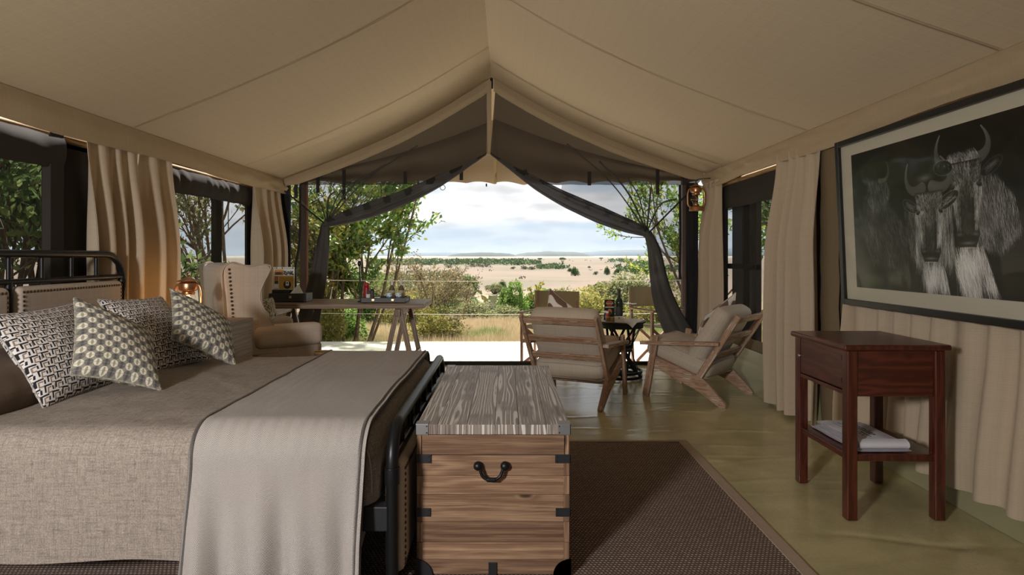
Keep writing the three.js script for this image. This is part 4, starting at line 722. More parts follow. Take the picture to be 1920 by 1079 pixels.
// ---------- pine trunk ----------
{
  const x0 = -0.322, x1 = 0.225, z0 = -2.18, z1 = -3.355, t = thing('trunk', 'rustic pine storage trunk with whitewashed lid and black iron corners', 'trunk', [0, 0.0075, 0]), R = rng(5);
  const W = x1 - x0, L = z0 - z1, cx = (x0 + x1) / 2, cz = (z0 + z1) / 2;
  const lw = [0.075, 0.105, 0.10, 0.085, 0.10, 0.082]; let x = x0;
  lw.forEach((w, i) => { part('lid_plank', bx(w - 0.0008, 0.036, L, 0.0015, 'z').translate(x + w / 2, 0.521 + 0.0006 * (R() - 0.5), cz), M.lid[i % 3], t); x += w; });
  part('lid_front_board', bx(W - 0.03, 0.07, 0.022, 0.002, 'x').translate(cx, 0.466, z0 - 0.012), M.pine[1], t);
  part('lid_back_board', bx(W - 0.03, 0.07, 0.022, 0.002, 'x').translate(cx, 0.466, z1 + 0.012), M.pine[0], t);
  for (const s of [x0 + 0.011, x1 - 0.011]) part('lid_side_board', bx(0.021, 0.07, L - 0.002, 0.002, 'z').translate(s, 0.466, cz), M.pine[2], t);
  const ys = [0.4285, 0.355, 0.288, 0.19, 0.117, 0.056, 0.002];
  for (let i = 0; i < 6; i++) {
    const h = ys[i] - ys[i + 1] - 0.001, y = (ys[i] + ys[i + 1]) / 2;
    part('front_plank', bx(W - 0.042, h, 0.022, 0.0016, 'x').translate(cx, y, z0 - 0.014 + 0.001 * R()), M.pine[[0, 2, 0, 3, 2, 1][i]], t);
    part('back_plank', bx(W - 0.042, h, 0.022, 0.0016, 'x').translate(cx, y, z1 + 0.014), M.pine[i % 4], t);
    for (const s of [x0 + 0.011, x1 - 0.011]) part('side_plank', bx(0.021, h, L - 0.004, 0.0016, 'z').translate(s, y, cz), M.pine[(i + 1) % 4], t);
  }
  part('bottom_board', bx(W - 0.05, 0.02, L - 0.05, 0.002, 'z').translate(cx, 0.015, cz), M.pine[1], t);
  for (const sx of [-1, 1]) for (const [zz, sz] of [[z0, 1], [z1, -1]]) {
    const xe = sx < 0 ? x0 : x1;
    const plate = (y, h, w, m, nm) => { const p = part(nm, [bx(w, h, 0.004, 0.001).translate(xe - sx * (w / 2 - 0.004), y, zz + sz * 0.002), bx(0.004, h, w, 0.001).translate(xe + sx * 0.002, y, zz - sz * (w / 2 - 0.004))], m, t); if (sz > 0) part('rivet', [-1, 1].map((k) => fin(new THREE.SphereGeometry(0.0028, 6, 4).scale(1, 1, 0.5).translate(xe - sx * w * 0.8, y + k * h * 0.3, zz + 0.004))), M.iron, p); return p; };
    plate(0.417, 0.030, 0.056, M.ironFlat, 'iron_strap'); plate(0.226, 0.030, 0.054, M.ironFlat, 'iron_strap');
    const p = plate(0.522, 0.038, 0.046, M.steel, 'lid_corner'); part('top_plate', bx(0.046, 0.003, 0.046, 0.001).translate(xe - sx * 0.02, 0.5405, zz - sz * 0.02), M.steel, p);
    const sh = new THREE.Shape(); sh.moveTo(0, 0); sh.lineTo(0.062, 0); sh.quadraticCurveTo(0.058, 0.05, 0, 0.058); sh.closePath();
    const foot = new THREE.ExtrudeGeometry(sh, { depth: 0.005, bevelEnabled: true, bevelSize: 0.001, bevelThickness: 0.001, bevelSegments: 1 }); if (sx > 0) foot.scale(-1, 1, 1);
    part('foot_corner', foot.translate(xe + sx * 0.004, 0.001, zz + (sz > 0 ? 0 : -0.005)), M.ironFlat, t);
  }
  part('iron_strap', bx(0.03, 0.045, 0.004, 0.001).translate(-0.05, 0.0235, z0 + 0.001), M.ironFlat, t);
  const h = part('handle', [...[-0.102, -0.006].map((hx) => lathe([[0, 0.024], [0.008, 0.0235], [0.014, 0.018], [0.0165, 0.010], [0.016, 0.003], [0.012, 0]], 18).rotateX(Math.PI / 2).translate(hx, 0.393, z0 - 0.001)),
    tube([V(-0.095, 0.387, z0 + 0.02), V(-0.085, 0.362, z0 + 0.022), V(-0.070, 0.352, z0 + 0.024), V(-0.054, 0.350, z0 + 0.025), V(-0.038, 0.352, z0 + 0.024), V(-0.023, 0.362, z0 + 0.022), V(-0.013, 0.387, z0 + 0.02)], 0.006, 8, 40), bx(0.036, 0.015, 0.014, 0.006, 'x', 2).translate(-0.054, 0.350, z0 + 0.025)], M.iron, t, 'black iron drop handle');
}
{ // rug
  const r = thing('rug', 'dark brown woven rug with pale beige border under the bed and trunk', 'rug'), x0 = -2.15, x1 = 1.112, z0 = -0.3, z1 = -3.775, b = 0.055;
  part('pile', boxUV(mv(new THREE.BoxGeometry(x1 - x0 - b, 0.005, z0 - z1 - b, 1, 1, 1), (x0 + x1 - b) / 2, 0.0045, (z0 + z1 + b) / 2), 'z', false), M.rug, r);
  part('border', bx(b, 0.008, z0 - z1, 0.003, 'z').translate(x1 - b / 2, 0.0058, (z0 + z1) / 2), M.rugBorder, r);
  part('border', bx(x1 - x0 - b, 0.008, b * 0.5, 0.003, 'x').translate((x0 + x1 - b) / 2, 0.0058, z1 + b * 0.25), M.rugBorder, r);
}

// ---------- lanterns and nightstand ----------
function lantern(label, p, lit) {
  const t = thing('lantern', label, 'lantern', p), m = M.copper;
  part('fuel_tank', lathe([[0, 0], [0.070, 0], [0.073, 0.006], [0.068, 0.012], [0.066, 0.034], [0.058, 0.046], [0.034, 0.052], [0.030, 0.060], [0.034, 0.064], [0.030, 0.070], [0, 0.070]], 28), m, t);
  part('globe', lathe([[0.030, 0.072], [0.040, 0.085], [0.050, 0.108], [0.051, 0.125], [0.043, 0.150], [0.034, 0.164]], 28), M.glass, t);
  part('wire_guard', [fin(new THREE.TorusGeometry(0.053, 0.0018, 6, 28).rotateX(Math.PI / 2).translate(0, 0.115, 0)), tube([V(-0.036, 0.16, 0.036), V(0, 0.115, 0.056), V(0.036, 0.075, 0.036)], 0.0018, 5), tube([V(0.036, 0.16, 0.036), V(0, 0.115, 0.056), V(-0.036, 0.075, 0.036)], 0.0018, 5)], m, t);
  part('chimney', lathe([[0.034, 0.162], [0.040, 0.166], [0.040, 0.178], [0.034, 0.184], [0.050, 0.190], [0.056, 0.196], [0.056, 0.232], [0.048, 0.242], [0.030, 0.244], [0.030, 0.252]], 28), m, t);
  part('cap', lathe([[0.0, 0.272], [0.018, 0.270], [0.030, 0.262], [0.066, 0.250], [0.068, 0.247], [0.040, 0.252], [0, 0.254]], 28), m, t);
  part('ring', [fin(new THREE.TorusGeometry(0.014, 0.003, 8, 20).translate(0, 0.287, 0))], m, t);
  for (const s of [-1, 1]) part('side_tube', tube([V(s * 0.056, 0.04, 0), V(s * 0.080, 0.06, 0), V(s * 0.086, 0.12, 0), V(s * 0.082, 0.19, 0), V(s * 0.068, 0.222, 0), V(s * 0.052, 0.226, 0)], 0.008, 10, 40), m, t);
  part('burner', lathe([[0, 0.068], [0.020, 0.068], [0.022, 0.078], [0.012, 0.086], [0, 0.086]], 16), M.brass, t);
  if (lit) {
    part('flame', lathe([[0, 0.084], [0.009, 0.090], [0.012, 0.100], [0.007, 0.116], [0, 0.130]], 14), std({ color: 0x000000, emissive: lin(1.0, 0.52, 0.16), emissiveIntensity: 9, roughness: 1 }), t, 'glowing yellow flame');
    const l = new THREE.PointLight(new THREE.Color().setRGB(1.0, 0.55, 0.2), 0.11, 0, 2); l.position.set(0, 0.115, 0); l.castShadow = true; t.add(l);
  }
  return t;
}
{
  const t = thing('nightstand', 'small pale wooden trunk nightstand with black iron corners under the lantern', 'nightstand', [-1.965, 0, -3.87]), w = 0.555, d = 0.40, h = 0.735;
  for (let i = 0; i < 5; i++) part('front_plank', bx(w - 0.01, h / 5 - 0.004, 0.02, 0.002, 'x').translate(0, (i + 0.5) * h / 5, d / 2 - 0.01), M.deskWood, t);
  for (let i = 0; i < 5; i++) part('back_plank', bx(w - 0.01, h / 5 - 0.004, 0.02, 0.002, 'x').translate(0, (i + 0.5) * h / 5, -d / 2 + 0.01), M.deskWood, t);
  for (const s of [-1, 1]) part('side_panel', bx(0.02, h - 0.004, d - 0.042, 0.003, 'z').translate(s * (w / 2 - 0.012), h / 2, 0), M.deskWood, t);
  part('top', bx(w, 0.02, d, 0.004, 'x').translate(0, h - 0.006, 0), M.deskWood, t);
  for (const sx of [-1, 1]) for (const y of [h - 0.02, h - 0.20, 0.40]) { const p = part('iron_corner', [bx(0.05, 0.05, 0.006, 0.002).translate(sx * (w / 2 - 0.02), y, d / 2 + 0.001), bx(0.006, 0.05, 0.05, 0.002).translate(sx * (w / 2 + 0.001), y, d / 2 - 0.02)], M.iron, t); part('rivet', [-1, 1].flatMap((k) => [fin(new THREE.SphereGeometry(0.007, 8, 6).translate(sx * (w / 2 + 0.004), y + k * 0.014, d / 2 - 0.006)), fin(new THREE.SphereGeometry(0.006, 8, 6).translate(sx * (w / 2 - 0.03), y + k * 0.014, d / 2 + 0.004))]), M.iron, p); }
}
lantern('lit copper hurricane lantern on the nightstand behind the circle print cushion', [-2.02, 0.741, -3.87], true);
lantern('unlit copper hurricane lantern hung at the right front corner of the tent', [1.925, 1.605, -6.2], false);
{ const h = single('lantern_hook', tube([V(1.925, 1.885, -6.2), V(1.925, 1.915, -6.2), V(1.96, 1.93, -6.2), V(2.09, 1.94, -6.2)], 0.004, 6), M.iron, 'thin wire hook holding the hanging copper lantern', 'hook'); }

// ---------- wing chair ----------
{
  const t = thing('wing_chair', 'oatmeal linen wing chair with studded sides facing the veranda', 'armchair', [-1.896, 0, -4.70], -0.877);
  const zb = 0.31;
  part('backrest', [puff(0.64, 0.90, 0.13, 0.045, 0.012, 12, 'y').rotateX(0.09).translate(0, 0.64, zb - 0.06)], M.linen, t);
  const sh = new THREE.Shape(); sh.moveTo(0.02, 0.45); sh.lineTo(-0.035, 1.045); sh.quadraticCurveTo(-0.035, 1.085, 0.01, 1.09); sh.quadraticCurveTo(0.12, 1.06, 0.21, 1.075); sh.quadraticCurveTo(0.262, 1.085, 0.262, 1.045); sh.quadraticCurveTo(0.235, 1.0, 0.215, 0.95); sh.quadraticCurveTo(0.185, 0.84, 0.235, 0.74); sh.quadraticCurveTo(0.275, 0.66, 0.32, 0.60); sh.lineTo(0.32, 0.45); sh.closePath();
  for (const s of [-1, 1]) {
    part('wing', boxUV(new THREE.ExtrudeGeometry(sh, { depth: 0.05, bevelEnabled: true, bevelSize: 0.014, bevelThickness: 0.014, bevelSegments: 3, curveSegments: 10 }).rotateY(Math.PI / 2).translate(s * 0.30 - 0.025, 0, zb)), M.linen, t);
    part('arm', [puff(0.135, 0.165, 0.50, 0.042, 0.004, 10, 'z').translate(s * 0.30, 0.56, -0.10), puff(0.075, 0.42, 0.46, 0.02, 0.006, 6, 'y').translate(s * 0.295, 0.32, -0.10)], M.linen, t);
    part('wing_piping', tube([[-0.03, 0.46], [-0.045, 0.8], [-0.048, 1.06], [0.01, 1.105], [0.12, 1.072], [0.21, 1.088], [0.275, 1.075], [0.262, 1.03], [0.222, 0.95], [0.196, 0.86], [0.235, 0.755], [0.30, 0.655]].map(([a, y]) => V(s * 0.338, y, zb - a)), 0.005, 6), M.piping, t);
    const nails = []; for (let k = 0; k < 21; k++) { const f = k / 20; nails.push(fin(new THREE.SphereGeometry(0.0085, 8, 5).translate(s * 0.343, lerp(1.055, 0.50, f), zb - lerp(-0.012, 0.03, f)))); }
    const n = part('nailhead_trim', nails, M.nail, t); n.userData.kind = 'stuff';
  }
  part('seat_cushion', puff(0.50, 0.15, 0.56, 0.05, 0.02, 10).translate(0, 0.42, -0.12), M.linen, t);
  part('seat_base', puff(0.66, 0.24, 0.66, 0.025, 0.004, 10).translate(0, 0.22, -0.07), M.linen, t);
  part('front_flap', puff(0.62, 0.12, 0.06, 0.02, 0.004, 8).translate(0, 0.31, -0.42), M.linen, t);
  for (const [x, z] of [[-0.28, -0.36], [0.28, -0.36], [-0.28, 0.22], [0.28, 0.22]]) part('leg', rod(V(x, 0, z), V(x, 0.11, z), 0.016, 0.026), M.mahogany, t);
}
cushion('pale leaf print cushion resting in the wing chair', [at(474, 605, 4.42), at(497, 612, 4.62), at(497, 560, 4.75), at(470, 563, 4.6)].map((p, i) => p.add(V(0.02, 0, -0.10))), 0.06, M.leafCloth, 6);

// ---------- trestle desk ----------
{
  const t = thing('trestle_desk', 'long weathered wooden trestle desk in front of the left opening', 'desk'), y = 0.74, zn = -5.2, zf = -5.8;
  for (let i = 0; i < 4; i++) part('top_plank', bx(1.58, 0.042, 0.149, 0.003, 'x').translate(-1.50, y - 0.021, zn - 0.075 - i * 0.15), M.deskWood, t);
  for (const [cx, nm] of [[-0.93, 0], [-2.02, 1]]) {
    part('trestle_beam', bx(0.05, 0.06, 0.62, 0.004, 'z').translate(cx, y - 0.075, (zn + zf) / 2), M.deskWood, t);
    for (const z of [zn - 0.06, zf + 0.06]) for (const s of [-1, 1]) part('leg', bar(V(cx + s * 0.165, 0, z + 0.03 * s), V(cx + s * 0.015, y - 0.045, z + 0.03 * s), 0.042, 0.038, V(1, 0, 0), 0.003), M.deskWood, t);
    part('trestle_brace', bx(0.03, 0.04, 0.5, 0.004, 'z').translate(cx + 0.11, 0.27, (zn + zf) / 2), M.deskWood, t);
  }
}
const DY = 0.741;
function tray(label, x, z, w, d, h, turn) {
  const t = thing('tray', label, 'tray', [x, DY, z], turn);
  part('bottom', bx(w, 0.008, d, 0.002).translate(0, 0.005, 0), M.leather, t);
  for (const s of [-1, 1]) { part('side', bx(w + 0.02, h, 0.01, 0.003, 'x').rotateX(s * -0.16).translate(0, h / 2, s * d / 2), M.leather, t); part('side', bx(0.01, h, d, 0.003, 'z').rotateZ(s * 0.16).translate(s * w / 2, h / 2, 0), M.leather, t); }
  for (const s of [-0.24, 0.22]) part('badge', bx(0.022, 0.018, 0.003, 0.001).rotateX(-0.16).translate(s * w, h * 0.55, d / 2 + 0.008), M.brass, t, 'small brass badge');
  for (const s of [-1, 1]) part('handle', bx(0.014, 0.008, 0.10, 0.003).translate(s * (w / 2 + 0.008), h * 0.9, 0), M.leather, t);
  return t;
}
tray('low dark leather tray holding bottles near the right end of the desk', -1.08, -5.46, 0.37, 0.26, 0.042, 0.02);
const TY = DY + 0.0095;
{ // small things in the tray
  const can = (name, label, cat, px, d, r, h, m, cap, capM) => { const p = at(px, 500, d), t = thing(name, label, cat, [p.x, TY, p.z]); part('body', lathe([[0, 0], [r * 0.94, 0], [r, 0.004], [r, h - 0.006], [r * 0.9, h], [0, h]], 24), m, t); if (cap) part('cap', lathe([[0, h], [r * cap[0], h], [r * cap[0], h + cap[1]], [0, h + cap[1]]], 20), capM, t); return t; };
  can('spray_can', 'tall bright red spray can in the tray on the desk', 'spray can', 687.5, 5.47, 0.024, 0.120, std({ color: lin(0.42, 0.02, 0.025), roughness: 0.35 }), [0.96, 0.035], std({ color: lin(0.5, 0.03, 0.03), roughness: 0.3 }));
  can('lotion_bottle', 'small white lotion bottle with dark purple cap in front of the red can', 'bottle', 690.5, 5.39, 0.020, 0.062, M.white, [0.62, 0.03], std({ color: lin(0.07, 0.05, 0.12), roughness: 0.4 }));
  can('pepper_can', 'dark brown cylinder beside the red spray can', 'can', 698, 5.42, 0.0185, 0.095, std({ color: lin(0.07, 0.05, 0.05), roughness: 0.45 }), [0.9, 0.008], M.black);
  const lab = (c0, c1) => { const c = paint(128, 64, (g) => { g.fillStyle = c0; g.fillRect(0, 0, 128, 64); g.fillStyle = c1; g.beginPath(); g.moveTo(0, 40); g.bezierCurveTo(40, 20, 80, 50, 128, 28); g.lineTo(128, 64); g.lineTo(0, 64); g.fill(); g.fillStyle = '#1d6fae'; g.fillRect(10, 8, 50, 5); g.fillRect(72, 12, 40, 4); }); const t = tex(c, 1); return std({ map: t, roughness: 0.5 }); };
  const blue = lab('#e9f1f4', '#2f86c4');
  const pk = at(708, 500, 5.40), bxs = single('tea_packet', boxUV(new RoundedBoxGeometry(0.05, 0.036, 0.034, 1, 0.003)).translate(pk.x, TY + 0.018, pk.z), M.white, 'small blue and white packet lying in the tray', 'packet');
  part('print', fin(new THREE.PlaneGeometry(0.046, 0.032).translate(pk.x, TY + 0.018, pk.z + 0.0174)), blue, bxs);
  const btl = (label, px, d) => { const p = at(px, 500, d), t = thing('bottle', label, 'bottle', [p.x, TY, p.z], 0, 'water bottles on the desk tray'); part('body', lathe([[0, 0], [0.026, 0], [0.028, 0.004], [0.028, 0.095], [0.022, 0.115], [0.011, 0.135], [0.010, 0.165], [0, 0.165]], 24), phys({ color: lin(0.18, 0.15, 0.08), roughness: 0.08, transmission: 0.3, thickness: 0.01 }), t); part('neck_foil', lathe([[0.0115, 0.136], [0.0115, 0.19], [0.009, 0.194], [0, 0.194]], 16), M.white, t, 'white foil neck'); part('label', lathe([[0.0286, 0.025], [0.0286, 0.088]], 24), std({ color: lin(0.55, 0.45, 0.32), roughness: 0.7 }), t); return t; };
  btl('left bottle with white foil neck standing in the desk tray', 735, 5.52); btl('right bottle with white foil neck standing in the desk tray', 752.5, 5.52);
  const gl = (label, px, d) => { const p = at(px, 500, d), t = thing('tumbler', label, 'glass', [p.x, TY, p.z]); part('glass', lathe([[0, 0.002], [0.023, 0.002], [0.026, 0.082], [0.0245, 0.082], [0.0215, 0.006], [0, 0.006]], 24), M.glass, t); part('paper_sleeve', lathe([[0.0238, 0.010], [0.0262, 0.070]], 24), blue, t, 'blue and white paper sleeve'); };
  gl('tumbler with blue paper sleeve before the left tray bottle', 730, 5.42); gl('tumbler with blue paper sleeve before the right tray bottle', 747.5, 5.42);
}
{ const a = at(674, 497, 5.42), b = at(676.5, 572, 5.42), t = thing('stick', 'thin black upright stick at the left end of the bottle tray', 'stick'); part('shaft', rod(V(b.x, DY, b.z), a, 0.009, 0.007), M.black, t); part('knob', fin(new THREE.SphereGeometry(0.018, 12, 10).scale(1, 1.5, 1).translate(a.x, a.y + 0.01, a.z)), M.black, t); part('foot', lathe([[0, 0], [0.03, 0], [0.03, 0.006], [0.01, 0.012], [0, 0.012]], 16).translate(b.x, DY, b.z), M.black, t); }
{ // leather desk organiser
  const t = thing('desk_organizer', 'dark leather desk organiser box at the left end of the desk', 'organizer', [-1.935, DY, -5.47], 0.0);
  part('box', [bx(0.325, 0.075, 0.01, 0.004, 'x').rotateX(-0.1).translate(0, 0.038, 0.09), bx(0.33, 0.075, 0.01, 0.004, 'x').translate(0, 0.038, -0.09), bx(0.01, 0.075, 0.18, 0.004, 'z').translate(-0.16, 0.038, 0), bx(0.01, 0.075, 0.18, 0.004, 'z').translate(0.16, 0.038, 0), bx(0.32, 0.008, 0.18, 0.002).translate(0, 0.005, 0)], M.leather, t);
  part('tissue_lid', bx(0.19, 0.008, 0.17, 0.003).translate(0.06, 0.07, 0), M.leather, t);
  part('back_board', bx(0.21, 0.29, 0.012, 0.003).translate(-0.075, 0.145, -0.065), M.leather, t);
  part('pocket', bx(0.15, 0.105, 0.02, 0.006).translate(-0.085, 0.055, 0.02), M.leather, t);
  part('badge', bx(0.022, 0.022, 0.004, 0.001).translate(0.03, 0.045, 0.099), M.brass, t, 'small brass badge');
  const tz = [-1.88, DY + 0.0735, -5.47];
  single('tissue', sheet(24, 12, (u, v) => { const a = u * 6.283, r = 0.048 * (1 - v) * (0.75 + 0.45 * Math.abs(Math.sin(a * 1.5 + 1))) + 0.003; return V(tz[0] + Math.cos(a) * r + 0.012 * v, tz[1] + v * 0.075, tz[2] + Math.sin(a) * r * 0.7); }, 0.002), M.white, 'white tissue pulled up from the leather desk organiser', 'tissue');
  const bro = paint(400, 480, (g) => {
    g.fillStyle = '#efe6d2'; g.fillRect(0, 0, 400, 480); g.fillStyle = '#15120f'; g.fillRect(16, 6, 368, 34); g.fillStyle = '#f4efe4'; g.font = 'bold 26px serif'; for (let i = 0; i < 3; i++) g.fillRect([30, 66, 176][i], 14, [20, 90, 190][i], 16);
    g.fillStyle = '#a4683a'; g.fillRect(14, 50, 176, 120); g.fillStyle = '#c98b4c'; g.fillRect(14, 50, 176, 46); g.fillStyle = '#5b2f1d'; g.beginPath(); g.ellipse(96, 134, 66, 26, 0, 0, 7); g.fill();
    g.fillStyle = '#d9dedd'; g.fillRect(200, 50, 186, 120); g.fillStyle = '#2c2a20'; const R = rng(3); for (let i = 0; i < 40; i++) { g.beginPath(); g.ellipse(200 + R() * 180, 90 + R() * 70, 16, 10, R() * 3, 0, 7); g.fill(); }
    g.fillStyle = '#c99b3f'; g.fillRect(14, 190, 372, 276); g.fillStyle = '#e7dcc4'; g.fillRect(92, 190, 10, 276); g.fillStyle = '#b5713b'; g.fillRect(14, 194, 74, 86); g.fillStyle = '#3c332a'; g.fillRect(14, 290, 74, 60); g.fillStyle = '#dfe3e6'; g.fillRect(14, 360, 74, 90);
    g.strokeStyle = '#d8a33a'; g.lineWidth = 12; g.beginPath(); g.arc(258, 360, 92, 2, 4.9); g.stroke(); g.fillStyle = '#352a24'; g.beginPath(); g.ellipse(262, 372, 74, 88, 0, 0, 7); g.fill(); g.fillStyle = '#f2f0ea'; g.fillRect(232, 296, 62, 96); g.fillStyle = '#222'; g.beginPath(); g.ellipse(262, 336, 14, 18, 0, 0, 7); g.fill();
  });
  const b = thing('brochure', 'upright golden brown brochure with small photographs in the leather organiser', 'brochure', [-2.005, DY + 0.10, -5.495], 0);
  part('pages', bx(0.186, 0.206, 0.008, 0.001).translate(0, 0.105, -0.004), M.white, b); const m = std({ map: (() => { const t = tex(bro, 1); return t; })(), roughness: 0.5 }); part('cover', fin(new THREE.PlaneGeometry(0.186, 0.206).translate(0, 0.105, 0.0008)), m, b);
}
{ const t = thing('waste_bin', 'round brown basket with pale rim standing before the wing chair', 'basket', [-1.335, 0, -4.45]); part('basket', lathe([[0, 0], [0.05, 0], [0.066, 0.435], [0.070, 0.447], [0.067, 0.451], [0.061, 0.445], [0.047, 0.01], [0, 0.01]], 28), std({ color: lin(0.16, 0.075, 0.04), roughness: 0.7 }), t); part('rim', fin(new THREE.TorusGeometry(0.066, 0.005, 8, 36).rotateX(Math.PI / 2).translate(0, 0.449, 0)), M.pole, t); }

// ---------- reclining wooden armchairs ----------
function armchair(label, p, turn) {
  const t = thing('wooden_armchair', label, 'armchair', p, turn), X = 0.295;
  const rail = new THREE.Shape(); rail.moveTo(-0.27, 0.335); rail.lineTo(-0.285, 0.255); rail.lineTo(0.07, 0.118); rail.quadraticCurveTo(0.125, 0.098, 0.16, 0.075); rail.lineTo(0.285, 0.0); rail.lineTo(0.325, 0.0); rail.quadraticCurveTo(0.338, 0.012, 0.32, 0.03); rail.lineTo(0.19, 0.165); rail.quadraticCurveTo(0.15, 0.205, 0.08, 0.22); rail.closePath();
  for (const s of [-1, 1]) {
    part('rear_leg_rail', boxUV(new THREE.ExtrudeGeometry(rail, { depth: 0.026, bevelEnabled: true, bevelSize: 0.004, bevelThickness: 0.004, bevelSegments: 2 }).rotateY(-Math.PI / 2).translate(s * X + 0.013, 0, 0), 'z'), M.oak, t);
    part('front_leg', bar(V(s * (X + 0.022), 0, -0.325), V(s * (X + 0.022), 0.50, -0.235), 0.03, 0.058, V(1, 0, 0), 0.006, 0.9).translate(0, 0, 0), M.oak, t);
    const arm = new THREE.Shape(); arm.moveTo(-0.03, 0.0); arm.lineTo(-0.036, 0.30); arm.quadraticCurveTo(-0.036, 0.64, -0.018, 0.66); arm.lineTo(0.018, 0.66); arm.quadraticCurveTo(0.036, 0.60, 0.034, 0.0); arm.closePath();
    part('arm', boxUV(new THREE.ExtrudeGeometry(arm, { depth: 0.02, bevelEnabled: true, bevelSize: 0.004, bevelThickness: 0.004, bevelSegments: 2 }).rotateX(-Math.PI / 2), 'z').rotateX(-0.075).translate(s * (X + 0.02), 0.470, 0.29), M.oak, t);
    part('back_post', bar(V(s * X, 0.155, 0.09), V(s * X, 0.70, 0.43), 0.032, 0.052, V(1, 0, 0), 0.006, 0.85), M.oak, t);
  }
  for (const [f, h] of [[0.14, 0.055], [0.40, 0.05], [0.665, 0.05], [0.93, 0.055]]) { const y = lerp(0.155, 0.70, f), z = lerp(0.09, 0.43, f); part('back_slat', bx(0.565, h, 0.02, 0.004, 'x').rotateX(0.558).translate(0, y, z), M.oak, t); }
  part('front_rail', bx(0.565, 0.06, 0.022, 0.004, 'x').translate(0, 0.29, -0.27), M.oak, t);
  part('stretcher', bx(0.565, 0.03, 0.022, 0.004, 'x').translate(0, 0.15, 0.0), M.oak, t);
  part('seat_cushion', puff(0.555, 0.15, 0.56, 0.045, 0.022, 16, 'x', 0.014).rotateX(0.30).translate(0, 0.335, -0.075), M.seatLinen, t);
  const bk = part('back_cushion', puff(0.545, 0.145, 0.52, 0.055, 0.018, 16, 'x', 0.014).rotateX(Math.PI / 2 + 0.558).translate(0, 0.512, 0.165), M.seatLinen, t);
  for (const s of [-1, 1]) part('cushion_piping', tube([[-0.27, -0.275], [0.27, -0.275], [0.27, 0.275], [-0.27, 0.275]].flatMap(([a, b], i, A) => { const n = A[(i + 1) % 4]; return [0.04, 0.35, 0.65, 0.96].map((k) => V(lerp(a, n[0], k), s * 0.062, lerp(b, n[1], k)).applyAxisAngle(V(1, 0, 0), 0.30).add(V(0, 0.335, -0.075))); }), 0.004, 6, 90, true), M.piping, t);
  return t;
}
armchair('wooden armchair seen from behind with slatted back and grey linen cushions', [0.56, 0, -4.915], -0.445);
armchair('wooden armchair seen side on against the right wall with grey linen cushions', [1.60, 0, -5.055], 0.86);
cushion('brown and white wave print cushion poking above the armchair seen from behind', [at(1008, 650, 4.86), at(1120, 665, 4.70), at(1100, 594, 4.72), at(1031, 541, 4.88)], 0.065, M.waveCloth, 7, null, M.piping);
cushion('brown and white wave print cushion in the armchair against the right wall', [at(1290, 672, 5.0), at(1375, 640, 5.25), at(1380, 548, 5.05), at(1322, 592, 4.86)], 0.06, M.waveCloth, 8, null, M.piping);

